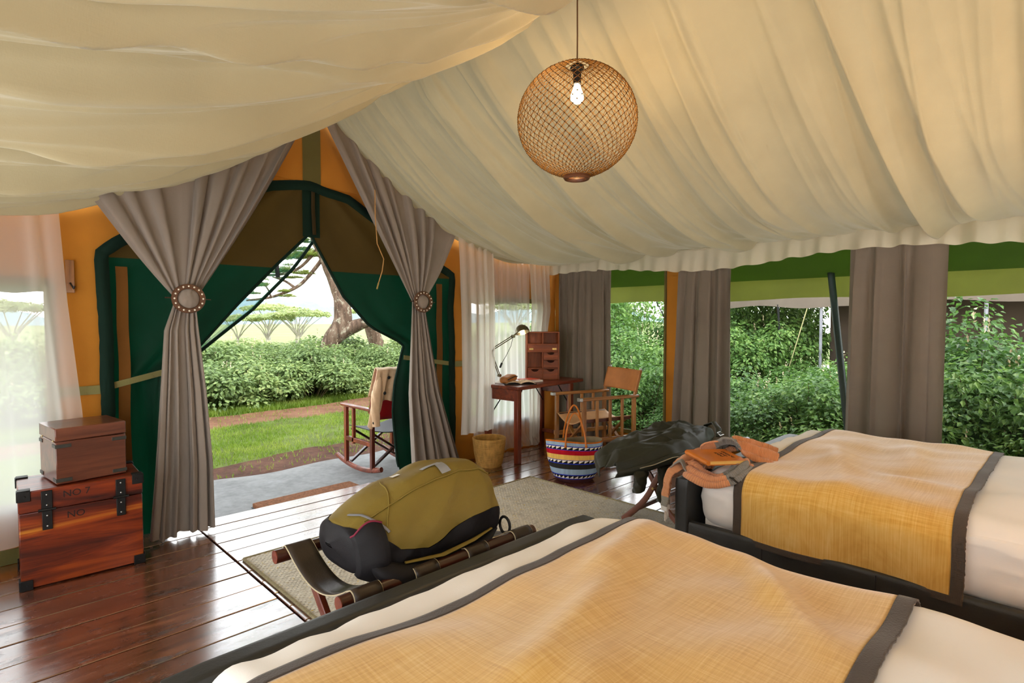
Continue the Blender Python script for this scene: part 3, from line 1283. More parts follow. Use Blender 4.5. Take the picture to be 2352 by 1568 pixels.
window_curtain('grey brown window curtain hanging in the corner behind the desk', 4.22, 3.50, 4.23, 3.46, 2.2, 6.5)
window_curtain('grey brown window curtain between the ochre post and the middle window', 2.72, 2.20, 2.80, 2.17, 5.7, 4.0)
window_curtain('widest grey brown window curtain hanging behind the far bed', 1.27, 0.655, 1.29, 0.66, 9.4, 4.0)


def sheer_curtain(label, rows, seed, nf, mat, amp=0.02, nv=50, pool=0.0):
    """rows: (z, x0, x1, y)"""
    b = MB()
    zs = [r[0] for r in rows][::-1]

    def pt(u, v):
        z = lerp(rows[0][0], rows[-1][0], v)
        x0 = interp(z, zs, [r[1] for r in rows][::-1])
        x1 = interp(z, zs, [r[2] for r in rows][::-1])
        y = interp(z, zs, [r[3] for r in rows][::-1])
        s = pleat(u, nf, seed, 0.9)
        x = lerp(x0, x1, u)
        zz = z
        if v < 0.02:
            zz = max(z, roof_z(x) + 0.03)
        if pool and v > 0.93:
            k = (v - 0.93) / 0.07
            y -= 0.10 * k * (0.6 + 0.8 * nz(u * 5, seed))
            zz = max(0.012, zz + 0.02 * nz(u * 8, v * 30))
        else:
            zz = zz + 0.0
        return (x + 0.4 * amp * pleat(u + .1, nf, seed + 1, 0.9), y - s * amp * (0.6 + 0.5 * v) + 0.008 * nz(u * 4, v * 4, seed), zz)
    b.grid(130, nv, pt)
    return tag(b.build('sheer_curtain', mat, None, 70), label, 'curtain')


sheer_curtain('white sheer curtain left of the doorway behind the wooden trunk', [(2.16, -0.70, 0.44, 4.27), (1.5, -0.72, 0.475, 4.27), (0.83, -0.72, 0.53, 4.27), (0.10, -0.74, 0.56, 4.25)], 4.4, 7.5, M['sheer'], 0.022)
sheer_curtain('ivory sheer curtain hanging straight in front of the desk lamp', [(2.22, 3.46, 3.90, 4.22), (1.5, 3.45, 3.88, 4.16), (0.85, 3.42, 3.83, 4.11), (0.30, 3.39, 3.80, 4.10)], 6.1, 4.0, M['sheer_dense'], 0.022)
sheer_curtain('white sheer curtain across the window behind the desk, pooling on the floor', [(2.14, 3.80, 4.55, 4.31), (1.5, 3.80, 4.54, 4.31), (0.8, 3.78, 4.56, 4.30), (0.012, 3.66, 4.62, 4.28)], 1.9, 7.0, M['sheer'], 0.016, 60, 1.0)
sheer_curtain('ivory sheer curtain gathered in the corner behind the desk cabinet', [(2.10, 4.46, 4.80, 4.26), (1.5, 4.50, 4.84, 4.26), (0.8, 4.48, 4.70, 4.26), (0.02, 4.46, 4.62, 4.22)], 7.7, 4.0, M['sheer_dense'], 0.026)
# ------------------------------------------------------------------ rug and door mat
def rug_material():
    t = NT('flat_woven_rug')
    oi = t.node('ShaderNodeObjectInfo')
    f = oi.outputs['Random']
    v = t.mapping((1, 1, 1))
    n = t.noise(v, 38.0, 2, 0.5)
    n2 = t.noise(t.mapping((20, 90, 1)), 1.0, 2)
    g = t.math('ADD', t.math('MULTIPLY', n, 0.6), t.math('MULTIPLY', n2, 0.4))
    col = t.ramp(g, [(0.36, rgb('#b5ad9c')), (0.46, rgb('#dcd5c6')), (0.57, rgb('#eee9dc')), (0.63, rgb('#d8bd68'))])
    return t.done(t.bsdf(col, 0.95, 0.1))


M['rug'] = rug_material()
RX0, RX1, RY0, RY1 = 1.15, 3.57, 1.62, 3.38
rb = MB()


def rug_base(u, v):
    x, y = lerp(RX0, RX1, u), lerp(RY0, RY1, v)
    return (x + 0.006 * nz(y * 4, 1.0) * (1 if u in (0, 1) else 0), y + 0.006 * nz(x * 4, 2.0) * (1 if v in (0, 1) else 0), 0.009)


rb.grid(60, 44, rug_base)
rb.box(((RX0 + RX1) / 2, (RY0 + RY1) / 2, 0.005), (RX1 - RX0, RY1 - RY0, 0.006))
rug = thing('rug', 'beige and mustard flecked flat woven rug between the door and the beds', 'rug', ((RX0 + RX1) / 2, (RY0 + RY1) / 2, 0.0))
rb.build('backing', plain('rug_backing', '#cfc8b8', 0.95), rug, world=True)
# raised weave: stubby yarn loops in staggered rows
wv = MB()
pitchx, pitchy = 0.027, 0.0165
ny = int((RY1 - RY0) / pitchy)
nx_ = int((RX1 - RX0) / pitchx)
octv = [(-.5, 0, 0), (-.25, -.45, .6), (.25, -.45, .6), (.5, 0, 0), (.25, .45, .6), (-.25, .45, .6)]
for j in range(ny):
    y = RY0 + (j + 0.5) * pitchy
    for i in range(nx_):
        x = RX0 + (i + 0.25 + 0.5 * (j % 2)) * pitchx
        h = 0.0050 + 0.0035 * rng.random()
        lx = pitchx * rng.uniform(1.0, 1.2)
        b0 = len(wv.v)
        for (a, b_, c) in octv:
            wv.v.append((x + a * lx, y + b_ * pitchy * 1.25, 0.007 + c * h))
        wv.f.append((b0, b0 + 1, b0 + 2, b0 + 3))
        wv.f.append((b0, b0 + 3, b0 + 4, b0 + 5))
        wv.f.append((b0 + 1, b0 + 5, b0 + 4, b0 + 2)) if False else None
o = wv.build('yarn_weave', M['rug'], rug, 60, world=True, recalc=False, flat=True)
o['kind'] = 'stuff'
M['rug_hem'] = plain('rug_hem', '#8d8262', 0.95, 0.3, 60)
for (p, q) in (((RX0, RY0), (RX0, RY1)), ((RX1, RY0), (RX1, RY1)), ((RX0, RY1), (RX1, RY1))):
    hm = MB()
    hm.tube([(lerp(p[0], q[0], k / 40), lerp(p[1], q[1], k / 40), 0.008) for k in range(41)], 0.009, 6)
    hm.build('bound_hem', M['rug_hem'], rug, world=True)

mat_ = thing('door_mat', 'brown coir door mat outside the threshold', 'door mat', (2.07, 4.44, -0.10))
b = MB()
b.rbox((2.07, 4.45, -0.082), (0.43, 0.16, 0.022), 0.012, 14, R(1.5))
b.build('coir_pad', plain('brown_coir', '#7a5138', 0.95, 0.35, 60, 0.1, bump=0.9, bscale=160), mat_, world=True)
b = MB()
b.box((2.07, 4.45, -0.099), (0.87, 0.33, 0.008), R(1.5), ch=0.002)
b.build('rubber_back', M['black'], mat_, world=True)

# ------------------------------------------------------------------ beds
def blanket_material():
    t = NT('mustard_wool')
    va = t.mapping((6, 180, 6))
    vb = t.mapping((180, 6, 6))
    a = t.noise(va, 1.0, 3, 0.6)
    b_ = t.noise(vb, 1.0, 3, 0.6)
    v = t.mapping()
    big = t.noise(v, 2.5, 4)
    g = t.math('ADD', t.math('MULTIPLY', a, 0.5), t.math('MULTIPLY', b_, 0.5))
    col = t.ramp(g, [(0.34, rgb('#c8963f')), (0.5, rgb('#d8aa54')), (0.66, rgb('#e3bd72'))])
    col = t.mix(1.0, col, t.ramp(big, [(0.3, (0.93, 0.93, 0.93)), (0.7, (1, 1, 1))]), 'MULTIPLY')
    return t.done(t.bsdf(col, 0.9, 0.1, 0, 0, t.bump(g, 0.25, 0.003), 0.6))


M['blanket'] = blanket_material()


def bed_top(x, y, seed):
    """gentle lumps of the duvet"""
    w = max(0.0, (y - 1.12) / 0.2) if y > 1.12 else 0.0
    return 0.030 * nz(x * 2.2, y * 2.2, seed) + 0.014 * nz(x * 4.5 + y, y * 5, seed) + 0.016 * min(1, w) * nz(x * 9, y * 6, seed + 8)


def make_bed(x0, x1, label, blabel, seed, ridge):
    cx = (x0 + x1) / 2
    hw = (x1 - x0) / 2
    YF, YH = 1.45, -0.68
    root = thing('bed', label, 'bed', (cx, 0.4, 0))
    # footboard
    f = MB()
    f.rbox((cx, 1.405, 0.335), (hw + 0.012, 0.042, 0.258), 0.020, 12)
    f.build('footboard', M['leather_black'], root, world=True)
    for s in (-1, 1):
        b = MB()
        b.rbox((cx + s * (hw - 0.012), 0.36, 0.235), (0.022, 1.01, 0.145), 0.014, 10)
        b.build('side_rail', M['leather_dark' if False else 'leather_black'], root, world=True)
        for yy in (1.0, 0.55, 0.1, -0.35):
            g = MB()
            g.box((cx + s * (hw + 0.0105), yy, 0.235), (0.003, 0.006, 0.27), ch=0.001)
            g.build('rail_seam', M['black'], root, world=True)
    h = MB()
    h.rbox((cx, YH - 0.02, 0.5), (hw + 0.012, 0.045, 0.48), 0.03, 12)
    h.build('headboard', M['leather_black'], root, world=True)
    b = MB()
    b.box((cx, 0.34, 0.20), (2 * hw - 0.08, 1.95, 0.05))
    b.build('slat_base', M['wood_dark'], root, world=True)
    for sx in (-1, 1):
        for yy in (1.39, YH):
            b = MB()
            b.box((cx + sx * (hw - 0.05), yy, 0.04), (0.06, 0.06, 0.08), ch=0.004)
            b.build('foot', M['wood_dark_z'], root, world=True)
    m = MB()
    m.rbox((cx, 0.35, 0.36), (hw - 0.05, 0.98, 0.13), 0.06, 14)
    m.build('mattress', M['linen'], root, world=True)
    # duvet: soft rounded slab overhanging the rails
    d = MB()

    def puff(q, n):
        x, y = q.x + cx, q.y + 0.31
        z = q.z
        k = max(0.0, n.z)
        out = 1 + 0.0
        ww = bed_top(x, y, seed)
        edge = smooth((1.36 - y) / 0.30)
        zz = z + k * (ww - 0.022 * (1 - edge))
        # crinkled hem
        if n.z < 0.2:
            q = q + Vector((n.x, n.y, 0)) * (0.014 * nz(x * 7, y * 7, z * 5 + seed))
            zz += 0.02 * nz(x * 9, y * 9, seed) * (1 if z < -0.05 else 0)
        cr = 1 - 2 * abs(nz(x * 4 + 1.5 * nz(y * 2, x, seed), y * 3.2 + x, seed + 2))
        zz += k * 0.010 * cr * (1 if (y < 0.28 or y > 1.15) else 0.2)
        if n.z < 0.5:
            q = q + Vector((n.x, n.y, 0)) * (0.010 * (1 - 2 * abs(nz(x * 3, y * 6, z * 9 + seed))))
        return (q.x, q.y, zz)
    d.rbox((cx, 0.31, 0.50), (hw - 0.018, 1.035, 0.155), 0.105, 54, 0, puff)
    d.build('duvet', M['linen'], root, 70, world=True)
    # blanket across the bed, bound in dark brown
    bl = thing('blanket', blabel, 'blanket', (cx, 0.72, 0.5), 0, None)
    w = hw - 0.018 + 0.012
    r = 0.11
    ztop, zbot = 0.667, 0.345
    seg = []
    for k in range(14):
        seg.append((-w, lerp(zbot, ztop - r, k / 14), -1.0, 0.0))
    for k in range(12):
        a = PI / 2 * k / 12
        seg.append((-w + r - r * math.cos(a), ztop - r + r * math.sin(a), -math.cos(a), math.sin(a)))
    for k in range(41):
        seg.append((lerp(-w + r, w - r, k / 40), ztop, 0, 1))
    for k in range(1, 13):
        a = PI / 2 * (1 - k / 12)
        seg.append((w - r + r * math.cos(a), ztop - r + r * math.sin(a), math.cos(a), math.sin(a)))
    for k in range(1, 15):
        seg.append((w, lerp(ztop - r, zbot, k / 14), 1.0, 0.0))
    ns = len(seg) - 1

    def bpt(s, y, lift=0.0):
        i = min(int(s * ns), ns - 1)
        t = s * ns - i
        a, c = seg[i], seg[i + 1]
        x, z, nx, nzz = [lerp(a[k], c[k], t) for k in range(4)]
        X_ = x + cx
        ww = bed_top(X_, y, seed)
        edge = smooth((1.36 - y) / 0.30)
        z2 = z + max(0, nzz) * (ww - 0.022 * (1 - edge)) + lift * nzz
        x2 = X_ + nx * (lift + 0.006 + 0.010 * nz(y * 3, z * 4, seed) + (0.012 * math.sin(y * 9 + seed) * (ztop - z) / 0.3 if abs(nx) > 0.5 else 0))
        # soft ridges lifted in the wool
        for (px, py, ang, ln, wd, am) in ridge:
            dx, dy = X_ - px, y - py
            al = dx * math.cos(ang) + dy * math.sin(ang)
            ac = -dx * math.sin(ang) + dy * math.cos(ang)
            z2 += max(0, nzz) * am * 1.7 * math.exp(-(al / ln) ** 2 - (ac / wd) ** 2)
        return (x2, y, z2)
    ya, yb = 1.135, 0.285

    def yline(s, v):
        return lerp(ya + 0.012 * nz(s * 4, seed), yb + 0.018 * nz(s * 3, seed + 2), v)
    b = MB()
    b.grid(190, 70, lambda u, v: bpt(lerp(0.012, 0.988, u), yline(u, lerp(0.03, 0.965, v)), 0.004))
    o = b.build('wool_cloth', M['blanket'], bl, 70, world=True)
    sm = o.modifiers.new('s', 'SOLIDIFY')
    sm.thickness = 0.004
    e = MB()
    e.grid(190, 6, lambda u, v: bpt(u, yline(u, lerp(-0.012, 0.034, v)), 0.006))
    e.grid(190, 8, lambda u, v: bpt(u, yline(u, lerp(0.964, 1.012, v)) + 0.004 * nz(u * 160, seed) * v, 0.006))
    e.grid(6, 90, lambda u, v: bpt(lerp(0, 0.02, u), yline(0, lerp(-0.012, 1.012, v)), 0.006))
    e.grid(6, 90, lambda u, v: bpt(lerp(0.98, 1, u), yline(1, lerp(-0.012, 1.012, v)), 0.006))
    o = e.build('fringed_binding', M['bind_brown'], bl, 70, world=True)
    sm = o.modifiers.new('s', 'SOLIDIFY')
    sm.thickness = 0.005
    return root


make_bed(0.31, 1.83, 'nearest bed with black leather footboard and white duvet, in the bottom foreground', 'mustard wool blanket with dark binding on the nearest bed', 2.0,
         [(1.10, 0.85, 0.25, 0.42, 0.06, 0.022), (1.55, 0.55, 0.7, 0.25, 0.05, 0.022), (0.75, 0.6, 0.5, 0.3, 0.06, 0.015), (1.45, 1.0, 0.2, 0.3, 0.05, 0.016)])
make_bed(2.615, 4.19, 'far bed with black leather footboard and white duvet beside the windows', 'mustard wool blanket with dark binding on the far bed', 6.0,
         [(3.2, 0.85, 0.3, 0.4, 0.07, 0.018), (3.0, 0.5, 1.2, 0.3, 0.08, 0.014), (3.6, 0.6, 0.2, 0.35, 0.07, 0.014)])

# bedside table and shaded lamp between the bed heads (behind the picture edge)
tb = thing('bedside_table', 'small dark bedside table between the two bed heads', 'table', (2.22, -0.42, 0))
for sx in (-0.17, 0.17):
    for sy in (-0.17, 0.17):
        b = MB()
        b.box((sx, sy, 0.24), (0.035, 0.035, 0.48), ch=0.003)
        b.build('leg', M['wood_dark_z'], tb)
b = MB()
b.box((0, 0, 0.495), (0.42, 0.42, 0.03), ch=0.004)
b.build('table_top', M['wood_dark'], tb)
tl = thing('bedside_lamp', 'small bedside lamp with a warm cloth shade', 'lamp', (2.22, -0.42, 0.51))
b = MB()
b.lathe([(0.0, 0.0), (0.075, 0.0), (0.075, 0.015), (0.02, 0.03), (0.014, 0.2), (0.014, 0.26), (0.0, 0.26)], 20)
b.build('base', M['brass'], tl)
b = MB()
b.lathe([(0.15, 0.22), (0.10, 0.44)], 28)
b.build('lamp_shade', cloth('cream_shade', '#efe0bd', trans=0.5, tcol='#efd9a8'), tl)
b = MB()
b.ball((0, 0, 0.31), 0.03, 12, 8)
tbm = NT('warm_bulb_glow')
em = tbm.node('ShaderNodeEmission')
em.inputs['Color'].default_value = (1.0, 0.62, 0.28, 1)
em.inputs['Strength'].default_value = 25.0
b.build('bulb', tbm.done(em.outputs[0]), tl)
ld = bpy.data.lights.new('bedside_light', 'POINT')
ld.energy = 60
ld.color = (1.0, 0.62, 0.30)
ld.shadow_soft_size = 0.05
lo = bpy.data.objects.new('bedside_light', ld)
COL.objects.link(lo)
lo.parent = tl
lo.location = (0, 0, 0.40)


# ------------------------------------------------------------------ luggage racks
def luggage_rack(label, x0, x1, y0, y1, zr, strap_xs, sw, curved, wmat, smat):
    cx = (x0 + x1) / 2
    root = thing('luggage_rack', label, 'luggage rack', (cx, (y0 + y1) / 2, 0))
    r = 0.026
    for y in (y0, y1):
        b = MB()
        b.cyl((x0, y, zr), (x1, y, zr), r, n=18)
        b.build('rail', M['wood_dark'], root, world=True)
        for xa in (x0 - 0.003, x1):
            c = MB()
            c.cyl((xa, y, zr), (xa + 0.003, y, zr), r * 0.97, n=18)
            c.build('rail_end', M['wood_red'], root, world=True)
    for (x, dx) in ((x0 + 0.09, 0.016), (x1 - 0.09, -0.016)):
        for k, (ya, yb) in enumerate(((y0, y1), (y1, y0))):
            xx = x + (dx if k else -dx)
            b = MB()
            if curved:
                pts = []
                for i in range(15):
                    t = i / 14
                    sag = 0.05 * math.sin(PI * t)
                    pts.append((xx, lerp(ya, yb, t) + (yb - ya) * 0.08 * math.sin(2 * PI * t), lerp(zr, 0.012, t) + (sag if k == 0 else 0.3 * sag)))
                b.tube(pts, 0.021, 8, flat=0.6, up=(1, 0, 0))
            else:
                b.bar((xx, ya, zr), (xx, yb, 0.012), 0.024, 0.042, 0.003)
            b.build('leg', wmat, root, world=True)
        bo = MB()
        bo.cyl((x - 0.034, (y0 + y1) / 2, zr * 0.5 + (0.03 if curved else 0)), (x + 0.034, (y0 + y1) / 2, zr * 0.5 + (0.03 if curved else 0)), 0.008, n=10)
        bo.build('pivot_bolt', M['brass'], root, world=True)
    for yy in (y0 + 0.09, y1 - 0.09):
        st = MB()
        st.bar((x0 + 0.1, yy, 0.10), (x1 - 0.1, yy, 0.10), 0.022, 0.03, 0.003)
        st.build('stretcher', wmat, root, world=True)
    for xs in strap_xs:
        b = MB()
        prof = []
        rr = r + 0.003
        for k in range(9):
            a = PI * 1.35 - PI * 0.85 * k / 8 - 0.0
            prof.append((y0 + rr * math.cos(a), zr + rr * math.sin(a)))
        p0 = prof[-1]
        for k in range(1, 24):
            t = k / 24
            prof.append((lerp(y0 + 0.01, y1 - 0.01, t), zr + rr - 0.085 * math.sin(PI * t) ** 0.9))
        for k in range(9):
            a = PI / 2 - PI * 0.85 * k / 8
            prof.append((y1 + rr * math.cos(a), zr + rr * math.sin(a)))
        n = len(prof)
        b.grid(4, n - 1, lambda u, v: (xs + lerp(-sw / 2, sw / 2, u), prof[min(n - 1, int(round(v * (n - 1))))][0], prof[min(n - 1, int(round(v * (n - 1))))][1]))
        o = b.build('leather_strap', smat, root, world=True)
        m_ = o.modifiers.new('s', 'SOLIDIFY')
        m_.thickness = 0.004
        m_.offset = 1
        for s in (-1, 1):
            ed = MB()
            ed.tube([(xs + s * (sw / 2 + 0.001), p[0], p[1] + 0.002) for p in prof], 0.0022, 5)
            ed.build('stitched_edge', M['stitch'], o, world=False)
    return root


def fix_sub_world():
    # sub-parts built in world numbers under a part: bring into the thing's frame
    for o in bpy.data.objects:
        if o.name.startswith('stitched_edge') and o.parent and o.parent.parent and not o.get('_ok'):
            Mi = o.parent.parent.matrix_basis.inverted()
            o.data.transform(Mi)
            o['_ok'] = 1
            del o['_ok']


luggage_rack('dark wooden luggage rack with leather straps carrying the backpack', 0.835, 1.72, 1.62, 2.12, 0.50, (0.925, 1.16, 1.40, 1.645), 0.10, False, M['wood_red_z'], M['leather_dark'])
luggage_rack('wooden luggage rack with curved legs beyond the far bed, under the jacket', 3.19, 4.17, 1.72, 2.20, 0.50, (3.29, 3.54, 3.80, 4.06), 0.12, True, plain('rosewood_leg', '#6b3d2c', 0.4, 0.2, 10, 0.5, 0, 0.2), plain('grey_brown_leather', '#5a4a44', 0.35, 0.15, 9, 0.5))
fix_sub_world()

# ------------------------------------------------------------------ trunk and box
def trunk_material():
    t = NT('striped_rosewood')
    v = t.mapping((0.9, 10, 9))
    f = t.noise(v, 1.4, 6, 0.62, 1.0)
    col = t.ramp(f, [(0.30, rgb('#220906')), (0.42, rgb('#4f1808')), (0.55, rgb('#7a2c0b')), (0.67, rgb('#96410f')), (0.78, rgb('#b0661a'))])
    v2 = t.mapping((0.35, 3.0, 14.0), loc=(0.3, 0, 0.55))
    g = t.noise(v2, 1.0, 3, 0.5, 0.5)
    st = t.ramp(g, [(0.66, (0, 0, 0)), (0.70, (1, 1, 1)), (0.73, (0, 0, 0))])
    col = t.mix(st, col, rgb('#d08a2c'))
    return t.done(t.bsdf(col, 0.36, 0.5, 0, 0.2, t.bump(f, 0.1, 0.004)))


M['trunk'] = trunk_material()
TW, TD, TH = 0.535, 0.38, 0.515
tk = thing('storage_trunk', 'large striped reddish wooden trunk with black iron corners standing by the left curtain', 'trunk', (0.475, 3.965, 0), R(-2.5))
LID = 0.115
b = MB()
b.box((0, 0, (TH - LID) / 2 + 0.003), (TW, TD, TH - LID - 0.006), ch=0.004)
b.build('body', M['trunk'], tk)
b = MB()
b.box((0, 0, TH - LID / 2), (TW + 0.004, TD + 0.004, LID - 0.004), ch=0.005)
lid = b.build('lid', M['trunk'], tk)
for sx in (-1, 1):
    for sy in (-1, 1):
        for z0, sgn in ((0.0, 1), (TH, -1)):
            b = MB()
            w = 0.052
            hx, hy = TW / 2 + 0.004, TD / 2 + 0.004
            b.box((sx * (hx - w / 2), sy * (hy + 0.001), z0 + sgn * w / 2), (w, 0.006, w), ch=0.0015)
            b.box((sx * (hx + 0.001), sy * (hy - w / 2), z0 + sgn * w / 2), (0.006, w, w), ch=0.0015)
            b.box((sx * (hx - w / 2), sy * (hy - w / 2), z0 + sgn * 0.0 - (0.0 if sgn > 0 else -0.002) + (0.002 if sgn > 0 else 0)), (w, w, 0.006), ch=0.0015)
            b.box((sx * (hx - w / 2 - 0.003), sy * (hy + 0.005), z0 + sgn * w / 2), (0.009, 0.004, 0.009), ch=0.003)
            b.build('corner_bracket', M['iron'], tk)
for sx in (-0.155, 0.165):
    b = MB()
    b.box((sx, -TD / 2 - 0.006, TH - 0.058), (0.046, 0.010, 0.095), ch=0.002)
    hp = b.build('hasp', M['iron'], tk)
    b = MB()
    b.box((sx, -TD / 2 - 0.006, TH - 0.165), (0.042, 0.010, 0.10), ch=0.002)
    b.cyl((sx - 0.036, -TD / 2 - 0.016, TH - 0.108), (sx + 0.036, -TD / 2 - 0.016, TH - 0.108), 0.007, n=8)
    b.build('hinge_pin', M['iron'], hp)
    for zz in (0.03, 0.085, 0.14, 0.195):
        b = MB()
        b.ball((sx, -TD / 2 - 0.012, TH - zz), 0.005, 8, 5)
        b.build('rivet', M['steel'], hp)
RY = Matrix.Rotation(PI / 2, 4, 'X')
text_mesh('stencil_lettering', 'NO 7', 0.050, M['ink'], tk, Matrix.Translation((-0.03, -TD / 2 - 0.0026, TH - 0.045)) @ RY)
text_mesh('stencil_lettering', 'NO', 0.050, M['ink'], tk, Matrix.Translation((-0.035, -TD / 2 - 0.0006, TH - 0.160)) @ RY)

bx_ = thing('wooden_box', 'small brown wooden campaign box with metal straps sitting on the trunk', 'box', (0.497, 3.985, TH + 0.002), R(7))
BW, BD, BH = 0.32, 0.32, 0.30
b = MB()
b.box((0, 0, 0.115), (BW, BD, 0.226), ch=0.003)
b.build('body', M['wood_box'], bx_)
b = MB()
b.box((0, 0, 0.266), (BW + 0.004, BD + 0.004, 0.070), ch=0.004)
b.build('lid', M['wood_box'], bx_)
for z in (0.022, 0.205):
    for sx in (-1, 1):
        for sy in (-1, 1):
            b = MB()
            b.box((sx * (BW / 2 - 0.032), sy * (BD / 2 + 0.001), z), (0.07, 0.005, 0.019), ch=0.001)
            b.box((sx * (BW / 2 + 0.001), sy * (BD / 2 - 0.028), z), (0.005, 0.062, 0.019), ch=0.001)
            b.build('corner_strap', plain('verdigris_iron', '#3a3a34', 0.5, 0.2, 30, 0.5, 0.4), bx_)
for yy in (-BD * 0.38, BD * 0.3):
    b = MB()
    b.box((-BW / 2 - 0.003, yy, 0.232), (0.005, 0.022, 0.008), ch=0.001)
    b.build('side_catch', M['brass'], bx_)
# ------------------------------------------------------------------ pendant lamp
pc = Vector((2.13, 1.713, 2.343))
pen = thing('pendant_lamp', 'round netted pendant lamp glowing from the tent ridge', 'pendant lamp', pc)
RH, RV = 0.283, 0.262
ROWS, NA = 40, 46
net = MB()


def npt(j, i):
    th = lerp(0.20, PI - 0.19, j / ROWS)
    a = 2 * PI * (i + 0.5 * (j % 2)) / NA
    jit = 0.006 * nz(i * 0.9, j * 0.9, 1.0)
    r = 1 + jit
    a += 0.012 * nz(i * 1.7, j * 1.3, 7.0)
    return Vector((RH * math.sin(th) * math.cos(a) * r, RH * math.sin(th) * math.sin(a) * r, RV * math.cos(th) * r))


for j in range(ROWS):
    for i in range(NA):
        p = npt(j, i)
        for k in (0, 1):
            i2 = i + k if j % 2 else i - 1 + k
            q = npt(j + 1, i2)
            net.tube([p, q], 0.0016, 3, caps=False)
t = NT('raffia_net')
net_m = t.mixsh(0.3, t.bsdf(rgb('#85602c'), 0.7, 0.2), t.translucent(rgb('#a8742c')))
M['raffia'] = t.done(net_m)
net.build('net_shade', M['raffia'], pen, 180, recalc=False)
kn = MB()
for j in range(ROWS + 1):
    for i in range(NA):
        p = npt(j, i)
        n = p.normalized() * 0.002
        s = 0.0040
        b0 = len(kn.v)
        u = Vector((-p.y, p.x, 0)).normalized() * s
        w = n.normalized().cross(u)
        kn.v += [tuple(p + u), tuple(p + w), tuple(p - u), tuple(p - w), tuple(p + n * 1.6)]
        kn.f += [(b0, b0 + 1, b0 + 4), (b0 + 1, b0 + 2, b0 + 4), (b0 + 2, b0 + 3, b0 + 4), (b0 + 3, b0, b0 + 4), (b0 + 3, b0 + 2, b0 + 1, b0)]
o = kn.build('net_knots', plain('dark_knot', '#4a3216', 0.8), pen, 180, recalc=False)
o['kind'] = 'stuff'
b = MB()
b.lathe([(0.046, -RV + 0.006), (0.062, -RV + 0.004), (0.064, -RV - 0.006), (0.058, -RV - 0.014), (0.046, -RV - 0.012), (0.042, -RV - 0.002), (0.046, -RV + 0.006)], 32)
b.build('bottom_ring', plain('ring_wood', '#5a341c', 0.5), pen)
b = MB()
b.lathe([(0.0, 0.262), (0.03, 0.260), (0.034, 0.245), (0.020, 0.235), (0.018, 0.175), (0.0, 0.172)], 16)
b.build('lamp_holder', M['black'], pen)
b = MB()
b.tube([(0, 0, 0.26), (0.002, 0.001, 0.40), (-0.001, 0, 0.55), (0.001, 0, roof_z(2.13) - pc.z - 0.02)], 0.0035, 8)
b.build('flex', plain('brown_flex', '#5a3a20', 0.7), pen)
b = MB()
b.lathe([(0.0, 0.178), (0.014, 0.172), (0.020, 0.150), (0.031, 0.120), (0.030, 0.100), (0.018, 0.085), (0.0, 0.081)], 20)
t = NT('pendant_bulb_glow')
em = t.node('ShaderNodeEmission')
em.inputs['Color'].default_value = (1.0, 0.80, 0.50, 1)
em.inputs['Strength'].default_value = 14.0
b.build('bulb', t.done(em.outputs[0]), pen)
ld = bpy.data.lights.new('pendant_light', 'POINT')
ld.energy = 12
ld.color = (1.0, 0.66, 0.32)
ld.shadow_soft_size = 0.035
lo = bpy.data.objects.new('pendant_light', ld)
COL.objects.link(lo)
lo.parent = pen
lo.location = (0, 0, 0.045)

# ------------------------------------------------------------------ backpack
bp = thing('backpack', 'mustard and black hiking backpack lying on the near luggage rack', 'backpack', (1.33, 1.87, 0.50))
SS = [0, .035, .14, .25, .4, .55, .7, .85, .94, 1.0]
ZT = [.605, .672, .708, .742, .778, .802, .812, .797, .755, .64]
ZB = [.585, .51, .49, .48, .475, .475, .475, .48, .485, .52]
WN = [.02, .16, .20, .21, .215, .22, .22, .21, .195, .15]
WF = [.02, .12, .145, .155, .16, .165, .165, .16, .145, .11]
TH_ = [1.0, 1.0, 0.72, .40, .30, .40, .47, .50, .52, .56]


def pack_pt(s, th, infl=0.0):
    x = lerp(0.925, 1.625, s)
    zt, zb = interp(s, SS, ZT), interp(s, SS, ZB)
    c, sn = math.cos(th), math.sin(th)
    e = 0.62
    cc = math.copysign(abs(c) ** e, c)
    ss = math.copysign(abs(sn) ** e, sn)
    w = interp(s, SS, WN) if c > 0 else interp(s, SS, WF)
    zm, h = (zt + zb) / 2, (zt - zb) / 2
    y = 1.87 - cc * (w + infl) * (1.0 - 0.26 * max(0, ss))
    z = zm + ss * (h + infl)
    cr = 0.008 * nz(x * 9, y * 9, z * 9) + 0.012 * nz(x * 5 + z * 4, z * 12 + y * 6, 2.0) + 0.010 * (0.5 - abs(nz(x * 7 - z * 9, y * 5, 6.0)) * 2)
    y -= c * cr
    z += max(0, sn) * cr
    x += 0.02 * math.sin(th) * (1 if s > 0.5 else -0.4) * abs(2 * s - 1)
    return Vector((x, y, z))


def pack_edge(s):
    k = 2 * interp(s, SS, TH_) - 1
    return math.asin(max(-1, min(1, math.copysign(abs(k) ** (1 / 0.62), k))))


NU, NV = 56, 90
up, lw_ = MB(), MB()
up.grid(NU, NV, lambda u, v: pack_pt(lerp(0.02, 1, v), lerp(pack_edge(lerp(0.02, 1, v)), PI - pack_edge(lerp(0.02, 1, v)), u)))
lw_.grid(NU, NV, lambda u, v: pack_pt(v, lerp(PI - pack_edge(v), 2 * PI + pack_edge(v), u), 0.003))
for s, mb in ((0.0, lw_), (1.0, up)):
    ring = [pack_pt(s, 2 * PI * k / 24) for k in range(24)]
    c = sum(ring, Vector()) / 24
    mb.add([c] + ring, [(0, 1 + k, 1 + (k + 1) % 24) for k in range(24)])
M['pack'] = cloth('mustard_nylon', '#7d6a2e', weave=700, bump=0.15, var=0.08, rough=0.6, sheen=0.0)
M['pack_dark'] = cloth('charcoal_nylon', '#1b191b', weave=700, bump=0.15, var=0.12, rough=0.55, sheen=0.0)
